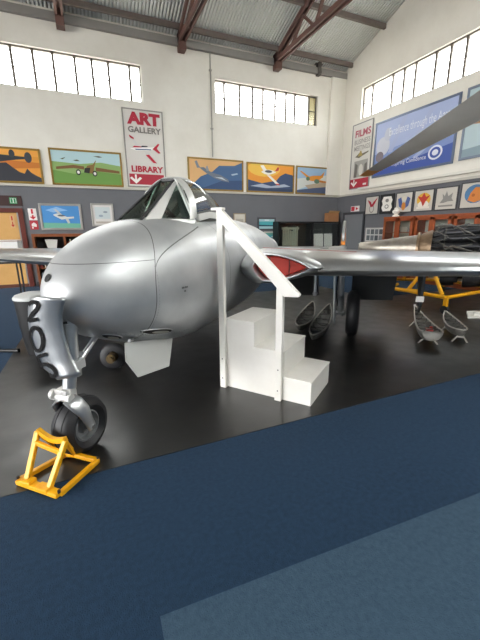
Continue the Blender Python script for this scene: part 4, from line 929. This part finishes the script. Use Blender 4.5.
# ------------------------------------------------------------------ jet engine on its yellow trolley
EA, EB = Vector((5.84, 6.41, 1.08)), Vector((6.90, 4.90, 1.08)); ed = (EB-EA).normalized(); ex = Vector((0, 0, 1)).cross(ed).normalized(); ez = Vector((0, 0, 1))
eng = thing('jet_engine', 'black jet engine with long silver exhaust pipe on a yellow trolley', 'engine', (6.90, 4.90, 0))
M_pipe = mat('#b9b3a8', .35, .7, noise=(7, .7, '#8d8377'), name='heat_stained_steel')
mb = MB(); mb.lathe([(.10, .0), (.13, .02), (.20, .55), (.27, 1.0), (.30, 1.25)], EA, ed, 32); mb.build('exhaust_pipe', M_pipe, eng, world=True, smooth=50)
mb = MB(); mb.lathe([(.30, 1.22), (.35, 1.22), (.35, 1.27), (.30, 1.27)], EA, ed, 32); mb.lathe([(.30, 1.25), (.38, 1.42), (.40, 1.5), (.2, 1.5)], EA, ed, 32); mb.build('exhaust_cone', mat('#a58d72', .4, .7, noise=(6, .7, '#6d5a48')), eng, world=True, smooth=40)
M_eng = mat('#232325', .35, .6, noise=(9, .7, '#3d3d40'), name='black_engine_metal')
mb = MB(); mb.lathe([(.001, 1.45), (.30, 1.45), (.33, 1.5), (.30, 2.25), (.52, 2.32), (.55, 2.40), (.55, 2.62), (.46, 2.72), (.25, 2.78), (.001, 2.80)], EA, ed, 40); mb.build('engine_casing', M_eng, eng, world=True, smooth=35)
for k in range(16):
    a = 2*math.pi*(k+.5)/16; rad = ex*math.cos(a)+ez*math.sin(a)
    p0 = EA+ed*1.46+rad*.30; p1 = EA+ed*1.72+rad*.40; p2 = EA+ed*2.12+rad*.44; p3 = EA+ed*2.36+rad*.47
    mb = MB(); mb.tube(p0, p1, .045, .07, 14); mb.tube(p1, p2, .074, .074, 14); mb.tube(p2, p3, .074, .05, 14); cn = mb.build('combustion_can', M_eng, eng, world=True, smooth=40)
    mb = MB(); mb.tube(p1, p1+ed*.02, .080, .080, 14); mb.build('clamp_band', mat('#5d5b57', .4, .8), cn, world=True)
for k in range(34):
    a = random.uniform(-.3, math.pi+.3); rad = ex*math.cos(a)+ez*math.sin(a); r0 = random.uniform(.48, .57); s0 = random.uniform(1.5, 2.1); s1 = s0+random.uniform(.15, .5); a2 = a+random.uniform(-.4, .4); rad2 = ex*math.cos(a2)+ez*math.sin(a2)
    mb = MB(); mb.path([EA+ed*s0+rad*(r0-.04), EA+ed*(s0+.06)+rad*r0, EA+ed*s1+rad2*r0, EA+ed*(s1+.05)+rad2*(r0-.06)], random.choice((.009, .014, .022)), 8)
    mb.build('pipe', mat('#6d6b66', .35, .7), eng, world=True)
mb = MB()
for dx, dz, s0, r_ in ((-.25, -.56, 2.25, .17), (.05, -.62, 2.45, .13), (.3, -.52, 2.35, .15), (-.1, -.6, 1.85, .15), (.15, -.5, 2.0, .13)):
    p = EA+ed*s0+ex*dx+ez*dz; mb.tube(p-ed*.12, p+ed*.14, r_, r_*.85, 18); mb.tube(p+ed*.14, p+ed*.2, r_*.5, r_*.4, 14); mb.box(p+ez*.12, (.14, .14, .14))
mb.build('accessory_gearbox', M_eng, eng, world=True, smooth=35)
mb = MB()
for dx, dz, s0 in ((-.25, -.52, 2.5), (.3, -.5, 2.55)):
    p = EA+ed*s0+ex*dx+ez*dz; mb.lathe([(.075, 0), (.085, .02), (.05, .03), (.001, .03)], p, ed, 18)
mb.build('flange_cap', mat('#b5b3ae', .3, .8), eng, world=True, smooth=40)
tr_ = thing('engine_trolley', 'yellow tubular trolley carrying the black jet engine', 'trolley', (6.6, 5.0, 0))
zf = .30
f_ = {'apex': (5.80, 4.06, zf), 'r': (7.55, 4.25, zf), 'l': (6.15, 6.30, zf), 'rb': (7.8, 5.6, zf), 'l2': (5.55, 5.0, zf)}
def ybar(n, pts, r_=.035):
    mb = MB(); mb.path([Vector(p) for p in pts], r_, 12); mb.build(n, M_yellow, tr_, world=True, smooth=40)
ybar('frame_tube', [f_['apex'], f_['r']]); ybar('frame_tube', [f_['r'], f_['rb']]); ybar('frame_tube', [f_['rb'], (6.6, 6.35, zf)]); ybar('frame_tube', [(6.6, 6.35, zf), (5.75, 5.25, zf)]); ybar('frame_tube', [f_['apex'], (5.75, 5.25, zf)])
ybar('upright', [(5.80, 4.9, zf), (6.15, 4.75, .86)]); ybar('upright', [(6.15, 4.75, .86), (5.95, 4.25, zf)]); ybar('upright', [(7.45, 4.75, zf), (7.35, 5.0, .86)]); ybar('upright', [(6.2, 5.75, zf), (6.35, 5.62, .86)]); ybar('upright', [(7.0, 6.05, zf), (6.9, 5.95, .86)])
ybar('drawbar', [(5.95, 4.75, zf), (5.72, 5.35, zf), (6.3, 5.6, zf)], .03); ybar('cradle_beam', [(6.15, 4.75, .86), (7.35, 5.0, .86)], .03); ybar('cradle_beam', [(6.35, 5.62, .86), (6.9, 5.95, .86)], .03)
mb = MB(); mb.bar((6.15, 4.75, .84), (6.35, 5.62, .84), .06, .03); mb.bar((7.35, 5.0, .84), (6.9, 5.95, .84), .06, .03); mb.build('engine_mount', M_yellow, tr_, world=True)
for p in (f_['apex'], f_['r'], f_['rb'], (6.6, 6.35, zf)):
    mb = MB(); mb.bar((p[0], p[1], zf), (p[0], p[1], .14), .07, .05, (1, 0, 0)); cst = mb.build('caster', M_yellow, tr_, world=True)
    mb = MB(); mb.tube((p[0]-.03, p[1], .078), (p[0]+.03, p[1], .078), .074, .074, 20); mb.build('caster_wheel', M_rubber, cst, world=True, smooth=40)

# ------------------------------------------------------------------ rotor blade reaching into the picture from the right, on its mast
t = thing('rotor_blade', 'long grey rotor blade with orange tip reaching across blue banner', 'rotor blade', (2.35, .10, 0))
tipA, tipB, rtA, rtB = Vector((5.67, 6.40, 2.65)), Vector((5.93, 6.30, 2.65)), Vector((2.36, .76, 2.65)), Vector((2.95, .5, 2.65))
def bsec(k):
    a = tipA.lerp(rtA, k); b = tipB.lerp(rtB, k); th = .03+.05*k
    return [a, a.lerp(b, .25)+ez*th*.6, a.lerp(b, .6)+ez*th*.55, b+ez*.01, b.lerp(a, .3)-ez*th*.35, b.lerp(a, .7)-ez*th*.45]
mb = MB(); mb.loft([bsec(k) for k in (.12, .3, .6, 1.0)], True, True); mb.build('blade_skin', mat('#cfcbc5', .5, noise=(3, .6, '#c2beb8')), t, world=True, smooth=30)
mb = MB(); mb.loft([bsec(k) for k in (0, .12)], True, True); mb.build('blade_tip', mat('#efa650', .55), t, world=True, smooth=30)
mb = MB(); mb.tube((2.55, .5, 2.62), (2.45, .1, 2.62), .09); mb.tube((2.35, .1, 2.55), (2.35, .1, 2.75), .16, .12, 20); mb.build('rotor_hub', M_dark, t, world=True, smooth=40)
mb = MB(); mb.tube((2.35, .1, .03), (2.35, .1, 2.55), .06, .05, 20); mb.tube((2.35, .1, .0), (2.35, .1, .03), .4, .4, 32); mb.build('mast', M_dark, t, world=True, smooth=40)

# ------------------------------------------------------------------ camera
cam = bpy.data.cameras.new('camera'); co = bpy.data.objects.new('camera', cam); COL.objects.link(co)
cam.sensor_fit = 'HORIZONTAL'; cam.sensor_width = 36; cam.lens = 340.54/480*36; cam.clip_start = .05; cam.clip_end = 200
Rv, Uv, Fv = Vector((.91741, -.39784, -.00871)), Vector((.10872, .22955, .9672)), Vector((.3828, .88827, -.25385))
Mx = Matrix((Rv, Uv, -Fv)).transposed().to_4x4(); Mx.translation = (0, 0, 1.5)
co.matrix_world = Mx; scn.camera = co
scn.view_settings.view_transform = 'Standard'; scn.view_settings.look = 'None'; scn.view_settings.gamma = 1; scn.view_settings.use_curve_mapping = False
scn.view_settings.exposure = 1.0
scn.cycles.max_bounces = 10; scn.cycles.diffuse_bounces = 6; scn.cycles.transparent_max_bounces = 12
scn.cycles.sample_clamp_indirect = 6
scn.cycles.use_denoising = True
